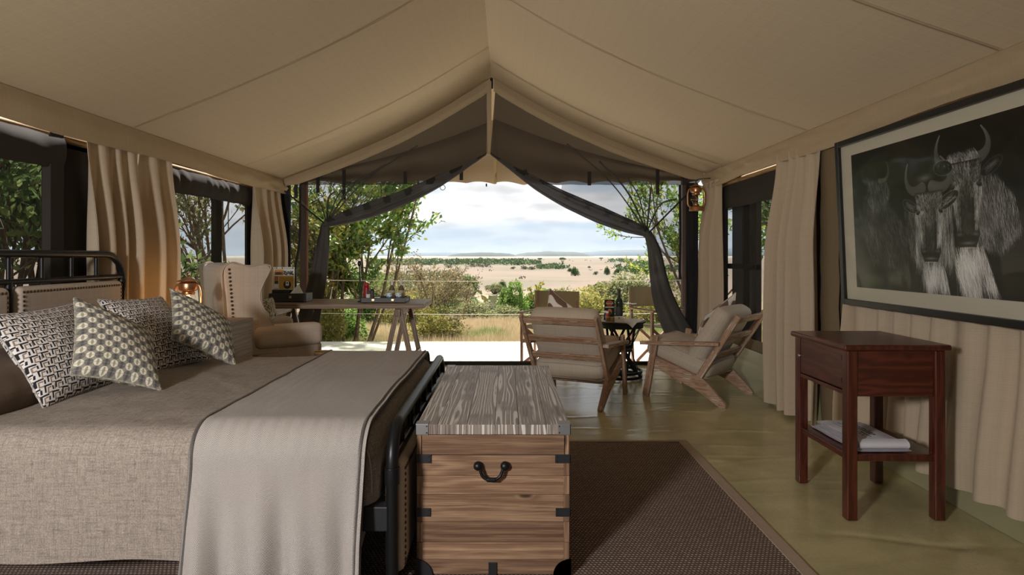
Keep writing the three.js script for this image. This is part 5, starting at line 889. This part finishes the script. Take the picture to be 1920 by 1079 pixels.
// ---------- iron side table and what stands on it ----------
{
  const c = [1.075, 0, -5.78], t = thing('iron_table', 'round black iron side table with crossed hourglass bars', 'table', c);
  const TYY = 0.535;
  part('top', lathe([[0, TYY - 0.02], [0.225, TYY - 0.02], [0.235, TYY - 0.014], [0.235, TYY - 0.002], [0.228, TYY], [0, TYY]], 40), M.ironFlat, t);
  part('apron', lathe([[0.205, TYY - 0.06], [0.215, TYY - 0.06], [0.215, TYY - 0.018], [0.205, TYY - 0.018], [0.205, TYY - 0.06]], 40), M.ironFlat, t);
  for (const [y, r] of [[0.29, 0.095], [0.25, 0.095], [0.05, 0.195], [0.008, 0.195]]) part('ring', lathe([[r, y], [r + 0.012, y], [r + 0.012, y + 0.024], [r, y + 0.024], [r, y]], 36), M.ironFlat, t);
  for (let k = 0; k < 6; k++) for (const s of [-1, 1]) {
    const a0 = k / 6 * 6.283; const pts = [[0.205, TYY - 0.04, 0], [0.105, 0.27, 0.75], [0.20, 0.02, 1.5]].map(([r, y, d]) => V(Math.cos(a0 + s * d) * r, y, Math.sin(a0 + s * d) * r));
    part('hourglass_bar', [bar(pts[0], pts[1], 0.026, 0.006, V(-Math.sin(a0), 0, Math.cos(a0)), 0.002), bar(pts[1], pts[2], 0.026, 0.006, V(-Math.sin(a0 + s * 1.2), 0, Math.cos(a0 + s * 1.2)), 0.002)], M.ironFlat, t);
  }
  single('table_cloth', sheet(36, 36, (u, v) => { const x = (u - 0.5) * 0.40, z = (v - 0.5) * 0.40, ca = Math.cos(0.5), sa = Math.sin(0.5), X = x * ca - z * sa, Z = x * sa + z * ca, r = Math.hypot(X, Z), o = Math.max(0, r - 0.236), k = r > 0.236 ? (0.236 + o * 0.18) / r : 1; return V(c[0] + X * k, TYY + 0.003 - o * 0.98, c[2] + Z * k); }, 0.003, (u, v) => [u * 0.4, v * 0.4]), M.white, 'small pale cloth draped over the round iron table', 'tablecloth');
  const T = TYY + 0.0048;
  // menu stand
  const menu = paint(256, 384, (g) => {
    g.fillStyle = '#17110f'; g.fillRect(0, 0, 256, 384); g.fillStyle = '#a8281d'; g.beginPath(); g.ellipse(128, 66, 92, 50, 0, 0, 7); g.fill(); g.strokeStyle = '#e8c9a8'; g.lineWidth = 4; g.beginPath(); g.ellipse(128, 66, 78, 38, 0, 0, 7); g.stroke(); g.fillStyle = '#3d7a2c'; g.fillRect(30, 58, 196, 26); g.fillStyle = '#e9e3b8'; for (let i = 0; i < 7; i++) g.fillRect(44 + i * 25, 64, 17, 13);
    g.fillStyle = '#9c2a1c'; g.fillRect(70, 104, 116, 22); g.fillStyle = '#f1ece4'; for (let i = 0; i < 9; i++) g.fillRect(18 + i * 25, 136, 19, 18); g.fillStyle = '#5a4a22'; g.beginPath(); g.ellipse(128, 240, 62, 72, 0, 0, 7); g.fill(); g.fillStyle = '#b9862d'; g.beginPath(); g.ellipse(128, 240, 54, 62, 0, 0, 7); g.fill(); g.fillStyle = '#3c6a2c'; g.beginPath(); g.ellipse(128, 258, 40, 40, 0, 0, 7); g.fill(); g.fillStyle = '#c6512e'; g.beginPath(); g.ellipse(128, 236, 22, 44, 0, 0, 7); g.fill(); g.fillStyle = '#8d2419'; g.fillRect(20, 326, 216, 40);
  });
  const p = at(1143, 500, 5.83), m = thing('menu_card', 'black and red printed menu card standing behind the wine bottle', 'menu', [p.x, T, p.z], 0.05);
  part('board', bx(0.10, 0.192, 0.006, 0.001).translate(0, 0.096, -0.004), M.black, m); part('print', fin(new THREE.PlaneGeometry(0.098, 0.19).translate(0, 0.096, -0.0004)), std({ map: tex(menu, 1), roughness: 0.5 }), m); part('foot', bx(0.09, 0.012, 0.05, 0.003).translate(0, 0.006, -0.01), M.teak, m);
  const w = at(1160.5, 500, 5.76), b = thing('wine_bottle', 'dark wine bottle standing on the round iron table', 'bottle', [w.x, T, w.z]);
  part('glass', lathe([[0, 0], [0.034, 0], [0.0365, 0.004], [0.0365, 0.165], [0.034, 0.185], [0.018, 0.212], [0.0145, 0.225], [0.0140, 0.262], [0, 0.262]], 32), M.bottleGreen, b); part('foil', lathe([[0.0146, 0.235], [0.0150, 0.29], [0.0135, 0.296], [0, 0.296]], 20), M.black, b); part('label', lathe([[0.0369, 0.05], [0.0369, 0.13]], 32), std({ color: lin(0.03, 0.028, 0.03), roughness: 0.6 }), b);
  const c2 = at(1161, 500, 5.62), cd = thing('name_card', 'small white folded card in front of the wine bottle', 'card', [c2.x, T, c2.z], 0.06);
  const cardT = paint(180, 110, (g) => { g.fillStyle = '#e6e1dc'; g.fillRect(0, 0, 180, 110); g.fillStyle = '#4c4a52'; g.beginPath(); g.ellipse(88, 36, 13, 14, 0, 0, 7); g.fill(); g.fillStyle = '#9a948e'; g.fillRect(38, 66, 100, 3); });
  part('front_leaf', bx(0.088, 0.054, 0.002, 0.0005).rotateX(-0.2).translate(0, 0.027, 0.006), M.white, cd); part('print', fin(new THREE.PlaneGeometry(0.086, 0.052).rotateX(-0.2).translate(0, 0.0272, 0.0073)), std({ map: tex(cardT, 1), roughness: 0.8 }), cd); part('back_leaf', bx(0.088, 0.054, 0.002, 0.0005).rotateX(0.2).translate(0, 0.027, -0.006), M.white, cd);
  const sauce = (label, px, d, mt) => { const q = at(px, 500, d), o = thing('sauce_bottle', label, 'bottle', [q.x, T, q.z]); part('body', lathe([[0, 0], [0.018, 0], [0.019, 0.05], [0.012, 0.07], [0, 0.07]], 20), mt, o); part('cap', lathe([[0.0125, 0.069], [0.0125, 0.088], [0, 0.088]], 16), M.white, o); };
  sauce('small red sauce bottle in front of the menu card', 1139, 5.74, std({ color: lin(0.55, 0.05, 0.02), roughness: 0.3 }));
  sauce('small blue bottle at the left corner of the menu card', 1135.5, 5.80, std({ color: lin(0.03, 0.05, 0.2), roughness: 0.3 }));
  const jar = (label, px, d) => { const q = at(px, 500, d), o = thing('jar', label, 'jar', [q.x, T, q.z]); part('glass', lathe([[0, 0], [0.021, 0], [0.022, 0.036], [0.018, 0.04], [0, 0.04]], 20), phys({ color: lin(0.5, 0.3, 0.13), roughness: 0.1, transmission: 0.2, thickness: 0.01 }), o); part('lid', lathe([[0.0205, 0.036], [0.0205, 0.046], [0, 0.047]], 20), M.brass, o); };
  jar('small amber jar under the red sauce bottle', 1139.5, 5.66); jar('small amber jar left of the white card', 1148, 5.64);
  const wg = (label, px, d) => { const q = at(px, 500, d), o = thing('wine_glass', label, 'glass', [q.x, T, q.z]); part('glass', lathe([[0.030, 0.001], [0.036, 0.03], [0.036, 0.05], [0.026, 0.072], [0.006, 0.084], [0.0035, 0.09], [0.0035, 0.150], [0.010, 0.158], [0.032, 0.161], [0.032, 0.163], [0, 0.163]], 28), M.glass, o); };
  wg('left of two upturned wine glasses beside the wine bottle', 1176, 5.78); wg('right of two upturned wine glasses beside the wine bottle', 1187.5, 5.72);
}

// ---------- folding canvas chairs on the deck ----------
function director(label, p, turn) {
  const t = thing('folding_chair', label, 'chair', p, turn), W = 0.26;
  for (const s of [-1, 1]) {
    part('back_post', bar(V(s * W, 0.02, 0.20), V(s * W, 0.86, 0.25), 0.024, 0.04, V(1, 0, 0), 0.004), M.teak, t);
    part('front_post', bar(V(s * W, 0.02, -0.20), V(s * W, 0.64, -0.20), 0.024, 0.04, V(1, 0, 0), 0.004), M.teak, t);
    part('foot', bx(0.03, 0.035, 0.52, 0.006, 'z').translate(s * W, 0.0175, 0), M.teak, t);
    part('arm', boxUV(new RoundedBoxGeometry(0.055, 0.022, 0.50, 2, 0.01), 'z').translate(s * W, 0.645, -0.02), M.teak, t);
    part('seat_rail', bx(0.03, 0.03, 0.44, 0.008, 'z').translate(s * (W - 0.005), 0.46, 0), M.teak, t);
    for (const z of [-0.16, 0.16]) part('cross_leg', bar(V(-s * (W - 0.02), 0.04, z + s * 0.014), V(s * (W - 0.02), 0.45, z + s * 0.014), 0.02, 0.035, V(0, 0, 1), 0.004), M.teak, t);
  }
  part('back_canvas', sheet(24, 6, (u, v) => V((u - 0.5) * (2 * W + 0.02), lerp(0.885, 0.655, v), 0.262 - v * 0.012 + 0.03 * Math.sin(u * Math.PI)), 0.006, (u, v) => [u * 0.5, v * 0.2]), M.dirCanvas, t);
  part('back_sleeve', [-1, 1].map((s) => sheet(8, 4, (u, v) => { const a = u * 6.283; return V(s * W + 0.02 * Math.cos(a), lerp(0.885, 0.655, v), 0.25 + 0.028 * Math.sin(a)); }, 0.003)), M.dirCanvas, t);
  part('seat_canvas', sheet(16, 8, (u, v) => V((u - 0.5) * 2 * W, 0.475 - 0.03 * Math.sin(u * Math.PI), lerp(-0.2, 0.2, v)), 0.006, (u, v) => [u * 0.5, v * 0.4]), M.dirCanvas, t);
  return t;
}
director('folding canvas chair behind the armchair that is seen from behind', [0.49, -0.1, -7.0], Math.PI - 0.42).scale.set(1, 0.94, 1);
director('folding canvas chair beyond the wine bottle at right of the deck', [1.77, -0.1, -6.95], Math.PI + 0.34);

// ---------- mahogany side table with the laundry bag ----------
{
  const t = thing('side_table', 'reddish mahogany bedside table with cupboard and open lower shelf', 'side table'), x0 = 1.475, x1 = 1.90, z0 = -2.64, z1 = -3.12, m = M.mahogany;
  const cx = (x0 + x1) / 2, cz = (z0 + z1) / 2;
  part('top', bx(x1 - x0 + 0.04, 0.026, z0 - z1 + 0.03, 0.010, 'z', 3).translate(cx, 0.752, cz), m, t);
  for (const x of [x0 + 0.022, x1 - 0.022]) for (const z of [z0 - 0.022, z1 + 0.022]) part('leg', bx(0.046, 0.738, 0.046, 0.006, 'y', 2).translate(x, 0.370, z), m, t);
  part('side_panel', bx(x1 - x0 - 0.09, 0.20, 0.016, 0.003, 'x').translate(cx, 0.638, z0 - 0.018), m, t);
  part('back_panel', bx(x1 - x0 - 0.09, 0.20, 0.016, 0.003, 'x').translate(cx, 0.638, z1 + 0.018), m, t);
  part('wall_side_panel', bx(0.016, 0.20, z0 - z1 - 0.09, 0.003, 'z').translate(x1 - 0.018, 0.638, cz), m, t);
  part('case_bottom', bx(x1 - x0 - 0.05, 0.014, z0 - z1 - 0.05, 0.003, 'x').translate(cx, 0.545, cz), m, t);
  const d = part('door', bx(0.018, 0.172, z0 - z1 - 0.096, 0.003, 'z').translate(x0 + 0.013, 0.650, cz), m, t);
  part('knob', lathe([[0, 0.026], [0.007, 0.024], [0.009, 0.018], [0.004, 0.010], [0.004, 0]], 14).rotateZ(Math.PI / 2).translate(x0 + 0.004, 0.652, z1 + 0.075), M.steel, d);
  part('hinge', [0.60, 0.70].map((y) => bx(0.006, 0.026, 0.012, 0.001).translate(x0 + 0.003, y, z0 - 0.047)), M.iron, d);
  part('lower_rail', bx(0.02, 0.018, z0 - z1 - 0.09, 0.003, 'z').translate(x0 + 0.014, 0.549, cz), m, t);
  part('shelf', bx(x1 - x0 - 0.02, 0.03, z0 - z1 - 0.02, 0.006, 'z', 2).translate(cx, 0.270, cz), m, t);
  const bagT = paint(512, 384, (g) => { g.fillStyle = '#d9d8e2'; g.fillRect(0, 0, 512, 384); g.fillStyle = '#23222c'; g.save(); g.translate(256, 190); g.font = 'italic bold 104px serif'; g.textAlign = 'center'; g.fillText('Entim', 0, 0); g.strokeStyle = '#23222c'; g.lineWidth = 10; g.beginPath(); g.moveTo(90, 26); g.quadraticCurveTo(140, 34, 190, 8); g.stroke(); g.font = 'bold 34px sans-serif'; [...'MASAI MARA'].forEach((c, i) => g.fillText(c, -158 + i * 35, 66)); g.fillRect(-170, 92, 340, 5); g.restore(); });
  const bm = std({ map: tex(bagT, 1), roughness: 0.9 }), cloth = std({ color: lin(0.66, 0.65, 0.72), roughness: 0.9 });
  const bag = thing('laundry_bag', 'folded white cloth laundry bag with dark lettering on the lower shelf', 'bag', [1.655, 0.2855, -2.875], 0.0);
  const fold = (w, d, y, lift, seed, roll) => sheet(26, 30, (u, v) => { const x = (u - 0.5) * w, z = (v - 0.5) * d; let yy = y + lift * (0.6 * fbm(u * 3 + seed, v * 3, 3) + 0.4 * Math.sin(u * 3.1) * Math.sin(v * 3.1)); let zz = z; if (roll && v > 0.8) { const a = (v - 0.8) / 0.2 * 4.2; zz = (0.3) * d + Math.sin(a) * 0.03; yy = y + 0.022 + lift * 0.3 - 0.022 * Math.cos(a) + 0.0; } return V(x + 0.006 * (fbm(v * 5 + seed, 1, 2) - 0.5), yy, zz); }, 0.003);
  part('lower_fold', fold(0.24, 0.40, 0.004, 0.010, 3), cloth, bag);
  part('middle_fold', fold(0.22, 0.37, 0.012, 0.014, 7), cloth, bag);
  part('rolled_end', sheet(20, 26, (u, v) => { const a = v * 7.5, r = 0.026 - 0.0022 * a; return V((u - 0.5) * 0.22, 0.030 + Math.cos(a) * r * 0.85, 0.175 + Math.sin(a) * r * 1.3); }, 0.003), cloth, bag);
  part('top_fold', sheet(26, 30, (u, v) => V((u - 0.5) * 0.21 - 0.005, 0.036 + 0.012 * Math.sin(u * 3.1) * Math.sin(v * 2.6 + 0.3) + 0.006 * fbm(u * 4, v * 4, 2), (v - 0.5) * 0.33 - 0.005), 0.003, (u, v) => [v, u]), bm, bag, 'top flap printed with dark lettering');
}

// ---------- framed picture of three wildebeest ----------
{
  const art = paint(1340, 750, (g, W, H) => {
    const R = rng(17); g.fillStyle = '#0b0b0c'; g.fillRect(0, 0, W, H);
    const fur = (pts, n, len, tone, dir, sp = 0.3, a = 0.35, wd = 1.3) => {            // strokes scattered inside a polygon
      g.save(); g.beginPath(); pts.forEach(([x, y], i) => (i ? g.lineTo(x, y) : g.moveTo(x, y))); g.closePath();
      const xs = pts.map((p) => p[0]), ys = pts.map((p) => p[1]), X0 = Math.min(...xs), X1 = Math.max(...xs), Y0 = Math.min(...ys), Y1 = Math.max(...ys); g.lineWidth = wd;
      for (let i = 0; i < n; i++) { const x = lerp(X0, X1, R()), y = lerp(Y0, Y1, R()); if (!inside(pts, x, y)) continue; const k = tone * 1.4 * (0.45 + 0.9 * R()) * (0.4 + 1.1 * fbm(x * 0.02, y * 0.012, 3)), c = Math.min(235, k) | 0, d = (typeof dir === 'function' ? dir(x, y) : dir) + (R() - 0.5) * sp, l = len * (0.5 + R()); g.strokeStyle = `rgba(${c},${c},${c},${a})`; g.beginPath(); g.moveTo(x, y); g.lineTo(x + Math.cos(d) * l, y + Math.sin(d) * l); g.stroke(); }
      g.restore();
    };
    const inside = (P, x, y) => { let q = false; for (let i = 0, k = P.length - 1; i < P.length; k = i++) if ((P[i][1] > y) !== (P[k][1] > y) && x < (P[k][0] - P[i][0]) * (y - P[i][1]) / (P[k][1] - P[i][1]) + P[i][0]) q = !q; return q; };
    const glow = (x, y, rx, ry, tone, a) => { g.save(); g.translate(x, y); g.scale(rx, ry); const q = g.createRadialGradient(0, 0, 0, 0, 0, 1); q.addColorStop(0, `rgba(${tone},${tone},${tone},${a})`); q.addColorStop(1, `rgba(${tone},${tone},${tone},0)`); g.fillStyle = q; g.fillRect(-1, -1, 2, 2); g.restore(); };
    const horn = (pts, w0, tone) => { for (let k = 0; k <= 60; k++) { const t = k / 60, m = 1 - t, x = m ** 3 * pts[0][0] + 3 * m * m * t * pts[1][0] + 3 * m * t * t * pts[2][0] + t ** 3 * pts[3][0], y = m ** 3 * pts[0][1] + 3 * m * m * t * pts[1][1] + 3 * m * t * t * pts[2][1] + t ** 3 * pts[3][1], r = w0 * (1 - t * 0.86), q = g.createRadialGradient(x - r * 0.4, y - r * 0.4, 0, x, y, r); q.addColorStop(0, `rgb(${tone},${tone},${tone})`); q.addColorStop(1, `rgb(${tone * 0.42 | 0},${tone * 0.42 | 0},${tone * 0.42 | 0})`); g.fillStyle = q; g.beginPath(); g.arc(x, y, r, 0, 7); g.fill(); } };
    const head = (cx, ty, by, w, tone) => {             // long face from crown to muzzle
      const h = by - ty, poly = [[cx - w * 0.62, ty + h * 0.06], [cx + w * 0.62, ty + h * 0.06], [cx + w * 0.58, ty + h * 0.28], [cx + w * 0.36, ty + h * 0.62], [cx + w * 0.46, ty + h * 0.86], [cx + w * 0.3, by], [cx - w * 0.3, by], [cx - w * 0.46, ty + h * 0.86], [cx - w * 0.36, ty + h * 0.62], [cx - w * 0.58, ty + h * 0.28]];
      g.fillStyle = '#111112'; g.beginPath(); poly.forEach(([x, y], i) => (i ? g.lineTo(x, y) : g.moveTo(x, y))); g.closePath(); g.fill();
      fur(poly.slice(0, 3).concat([[cx, ty + h * 0.55], poly[9]]), 2600, 14, tone, (x, y) => Math.PI / 2 + (x - cx) * 0.006, 0.7, 0.4);
      fur([[cx - w * 0.45, ty + h * 0.3], [cx - w * 0.2, ty + h * 0.3], [cx - w * 0.22, ty + h * 0.8], [cx - w * 0.4, ty + h * 0.8]], 800, 14, tone * 0.8, 1.6, 0.3, 0.4);
      fur([[cx + w * 0.45, ty + h * 0.3], [cx + w * 0.3, ty + h * 0.3], [cx + w * 0.28, ty + h * 0.8], [cx + w * 0.4, ty + h * 0.8]], 700, 14, tone, 1.6, 0.3, 0.4);
      fur([[cx - w * 0.2, ty + h * 0.45], [cx + w * 0.24, ty + h * 0.45], [cx + w * 0.16, ty + h * 0.84], [cx - w * 0.16, ty + h * 0.84]], 900, 12, tone * 0.45, (x, y) => Math.PI / 2 + (x - cx) * 0.01, 0.6, 0.4);
      fur([[cx - w * 0.62, ty + h * 0.3], [cx - w * 0.4, ty + h * 0.3], [cx - w * 0.32, ty + h * 0.72], [cx - w * 0.42, ty + h * 0.72]], 500, 26, tone, 1.5, 0.4, 0.4); fur([[cx + w * 0.42, ty + h * 0.3], [cx + w * 0.64, ty + h * 0.3], [cx + w * 0.44, ty + h * 0.72], [cx + w * 0.34, ty + h * 0.72]], 500, 26, tone, 1.65, 0.4, 0.4);
      for (const s of [-1, 1]) { g.fillStyle = '#050505'; g.beginPath(); g.ellipse(cx + s * w * 0.5, ty + h * 0.33, w * 0.1, h * 0.025, s * 0.4, 0, 7); g.fill(); glow(cx + s * w * 0.5, ty + h * 0.315, w * 0.16, h * 0.02, 150, 0.5); g.fillStyle = '#040404'; g.beginPath(); g.ellipse(cx + s * w * 0.24, ty + h * 0.9, w * 0.1, h * 0.035, s * 0.5, 0, 7); g.fill(); glow(cx + s * w * 0.3, ty + h * 0.86, w * 0.2, h * 0.03, 190, 0.45); }
      glow(cx, by - h * 0.045, w * 0.4, h * 0.028, 200, 0.55); glow(cx, by + h * 0.005, w * 0.36, h * 0.018, 215, 0.7);
    };
    const ear = (x, y, rx, ry, rot, tone) => { g.save(); g.translate(x, y); g.rotate(rot); g.fillStyle = '#0a0a0a'; g.strokeStyle = `rgba(${tone},${tone},${tone},.35)`; g.lineWidth = 7; g.beginPath(); g.ellipse(0, 0, rx, ry, 0, 0, 7); g.fill(); g.stroke(); for (let i = 0; i < 60; i++) { const c = (tone * (0.4 + R())) | 0; g.strokeStyle = `rgba(${c},${c},${c},.5)`; g.lineWidth = 1.4; g.beginPath(); g.moveTo((R() - 0.5) * rx * 1.5, (R() - 0.5) * ry * 1.3); g.lineTo((R() - 0.5) * rx * 1.5, (R() - 0.5) * ry * 1.3); g.stroke(); } g.restore(); };
    const mane = (x0, x1, y0, y1, tone, n) => fur([[x0, y0], [x1, y0], [x1 + 10, y1], [x0 - 10, y1]], n, 60, tone, 1.62, 0.35, 0.4, 1.8);
    // dim animal at left, with its shoulder
    fur([[40, 300], [150, 240], [300, 280], [440, 420], [460, 700], [300, 620], [160, 600], [60, 420]], 5200, 34, 92, 1.25, 0.5, 0.30); glow(170, 430, 130, 160, 120, 0.16);
    horn([[180, 175], [110, 190], [85, 150], [104, 100]], 13, 70); horn([[250, 175], [330, 190], [340, 130], [312, 84]], 14, 130); fur([[150, 165], [300, 160], [330, 240], [280, 330], [180, 330], [130, 250]], 1400, 22, 110, 1.4, 0.6, 0.35); ear(128, 250, 40, 16, -0.6, 70);
    // tall animal at right
    fur([[840, 220], [1010, 235], [1090, 330], [1120, 470], [1010, 560], [880, 520]], 5200, 26, 150, 1.45, 0.5, 0.32); glow(960, 400, 120, 150, 150, 0.30); glow(930, 470, 60, 60, 200, 0.3);
    mane(800, 900, 500, 720, 190, 700); fur([[765, 530], [925, 530], [985, 700], [900, 690], [860, 745], [800, 700], [760, 640]], 1700, 70, 205, 1.35, 0.45, 0.5, 1.9);
    horn([[770, 165], [690, 190], [640, 110], [700, 28]], 30, 165); horn([[880, 160], [960, 170], [1010, 110], [940, 32]], 31, 175); fur([[740, 120], [900, 110], [930, 170], [900, 235], [760, 235], [720, 175]], 1500, 18, 165, 1.3, 0.9, 0.45); ear(985, 205, 62, 26, -0.5, 120);
    head(842, 140, 535, 150, 150);
    // front animal
    mane(520, 590, 330, 600, 130, 700); mane(640, 760, 330, 600, 140, 1000); fur([[430, 330], [560, 310], [560, 640], [470, 560]], 1100, 46, 120, 1.5, 0.4, 0.35);
    fur([[560, 600], [690, 600], [720, 720], [640, 690], [590, 730], [540, 670]], 1200, 60, 185, 1.5, 0.5, 0.45, 1.8);
    horn([[570, 250], [480, 290], [430, 210], [476, 124]], 28, 165); horn([[640, 250], [760, 290], [790, 190], [700, 120]], 30, 170); glow(590, 205, 80, 26, 205, 0.45); ear(712, 175, 58, 34, 0.1, 150); g.fillStyle = '#090909'; g.beginPath(); g.ellipse(716, 178, 30, 26, 0, 0, 7); g.fill(); glow(722, 168, 10, 8, 180, 0.6);
    ear(480, 330, 58, 26, 0.5, 150); ear(735, 322, 72, 30, -0.45, 175); head(612, 250, 600, 150, 155);
  });
  const x = 2.0, yC = 1.345, h = 0.965, zc = -2.845, w = 1.65, t = thing('framed_picture', 'large black framed monochrome picture of three wildebeest', 'picture', [2.024, 0.862, zc + 0.012], 0);
  t.rotation.set(0, -Math.PI / 2, 0);
  const tilt = (g) => g.rotateX(0.045);
  const fw = 0.034;
  for (const s of [-1, 1]) { part('frame_side', tilt(bx(fw, h, 0.035, 0.003).translate(s * (w / 2 - fw / 2), h / 2, -0.0)), M.black, t); part('frame_rail', tilt(bx(w - 2 * fw, fw, 0.035, 0.003, 'x').translate(0, s < 0 ? fw / 2 : h - fw / 2, 0)), M.black, t); }
  part('backing', tilt(bx(w - 0.03, h - 0.03, 0.008, 0.001).translate(0, h / 2, -0.012)), M.black, t);
  part('mat_board', tilt(bx(w - 2 * fw, h - 2 * fw, 0.004, 0.001).translate(0, h / 2, -0.004)), M.matBoard, t, 'pale mat board');
  part('print', tilt(fin(new THREE.PlaneGeometry(1.37, 0.76).translate(0, h / 2 + 0.005, -0.0008))), std({ map: tex(art, 1), roughness: 0.28 }), t, 'black and white wildebeest print');
  part('glazing', tilt(bx(w - 2 * fw, h - 2 * fw, 0.002, 0.0005).translate(0, h / 2, 0.008)), phys({ color: 0xffffff, roughness: 0.03, transmission: 1, thickness: 0, ior: 1.3, specularIntensity: 0.25 }), t);
}

// ---------- unseen lamp behind the camera, placed to light the bed and trunk ----------
{
  const t = thing('unseen_lamp', 'unseen black metal lamp at the rear left of the tent, placed to light the bed and trunk', 'lamp', [-1.75, 0, 0.85]);
  part('base', lathe([[0, 0], [0.15, 0], [0.155, 0.008], [0.14, 0.02], [0.03, 0.028], [0.012, 0.04], [0, 0.04]], 36), M.iron, t);
  part('pole', rod(V(0, 0.03, 0), V(0, 1.62, 0), 0.011), M.iron, t);
  const aim = V(0.27, -0.22, -0.93).normalize(), q = new THREE.Quaternion().setFromUnitVectors(V(0, -1, 0), aim), head = V(0.02, 1.6, -0.04);
  const put = (g) => g.applyQuaternion(q).translate(head.x, head.y, head.z);
  part('shade', put(lathe([[0.02, 0.06], [0.05, 0.05], [0.12, 0.0], [0.20, -0.10], [0.205, -0.14], [0.20, -0.14], [0.195, -0.10], [0.115, 0.0], [0.05, 0.04], [0, 0.045]], 36)), M.iron, t);
  part('diffuser', put(lathe([[0, -0.115], [0.10, -0.113], [0.195, -0.10]], 36)), std({ color: lin(0.8, 0.8, 0.8), emissive: lin(1, 0.94, 0.88), emissiveIntensity: 2.5 }), t, 'glowing diffuser of the unseen lamp');
  const l = new THREE.SpotLight(new THREE.Color().setRGB(1.0, 0.96, 0.93), 27, 0, 1.0, 1.0, 2), p = aim.clone().multiplyScalar(0.15).add(head);
  l.position.copy(p); l.target.position.copy(p.clone().add(aim)); l.castShadow = true; l.shadow.radius = 9; l.shadow.mapSize.set(2048, 2048); t.add(l, l.target);
}

renderer.render(scene, camera);
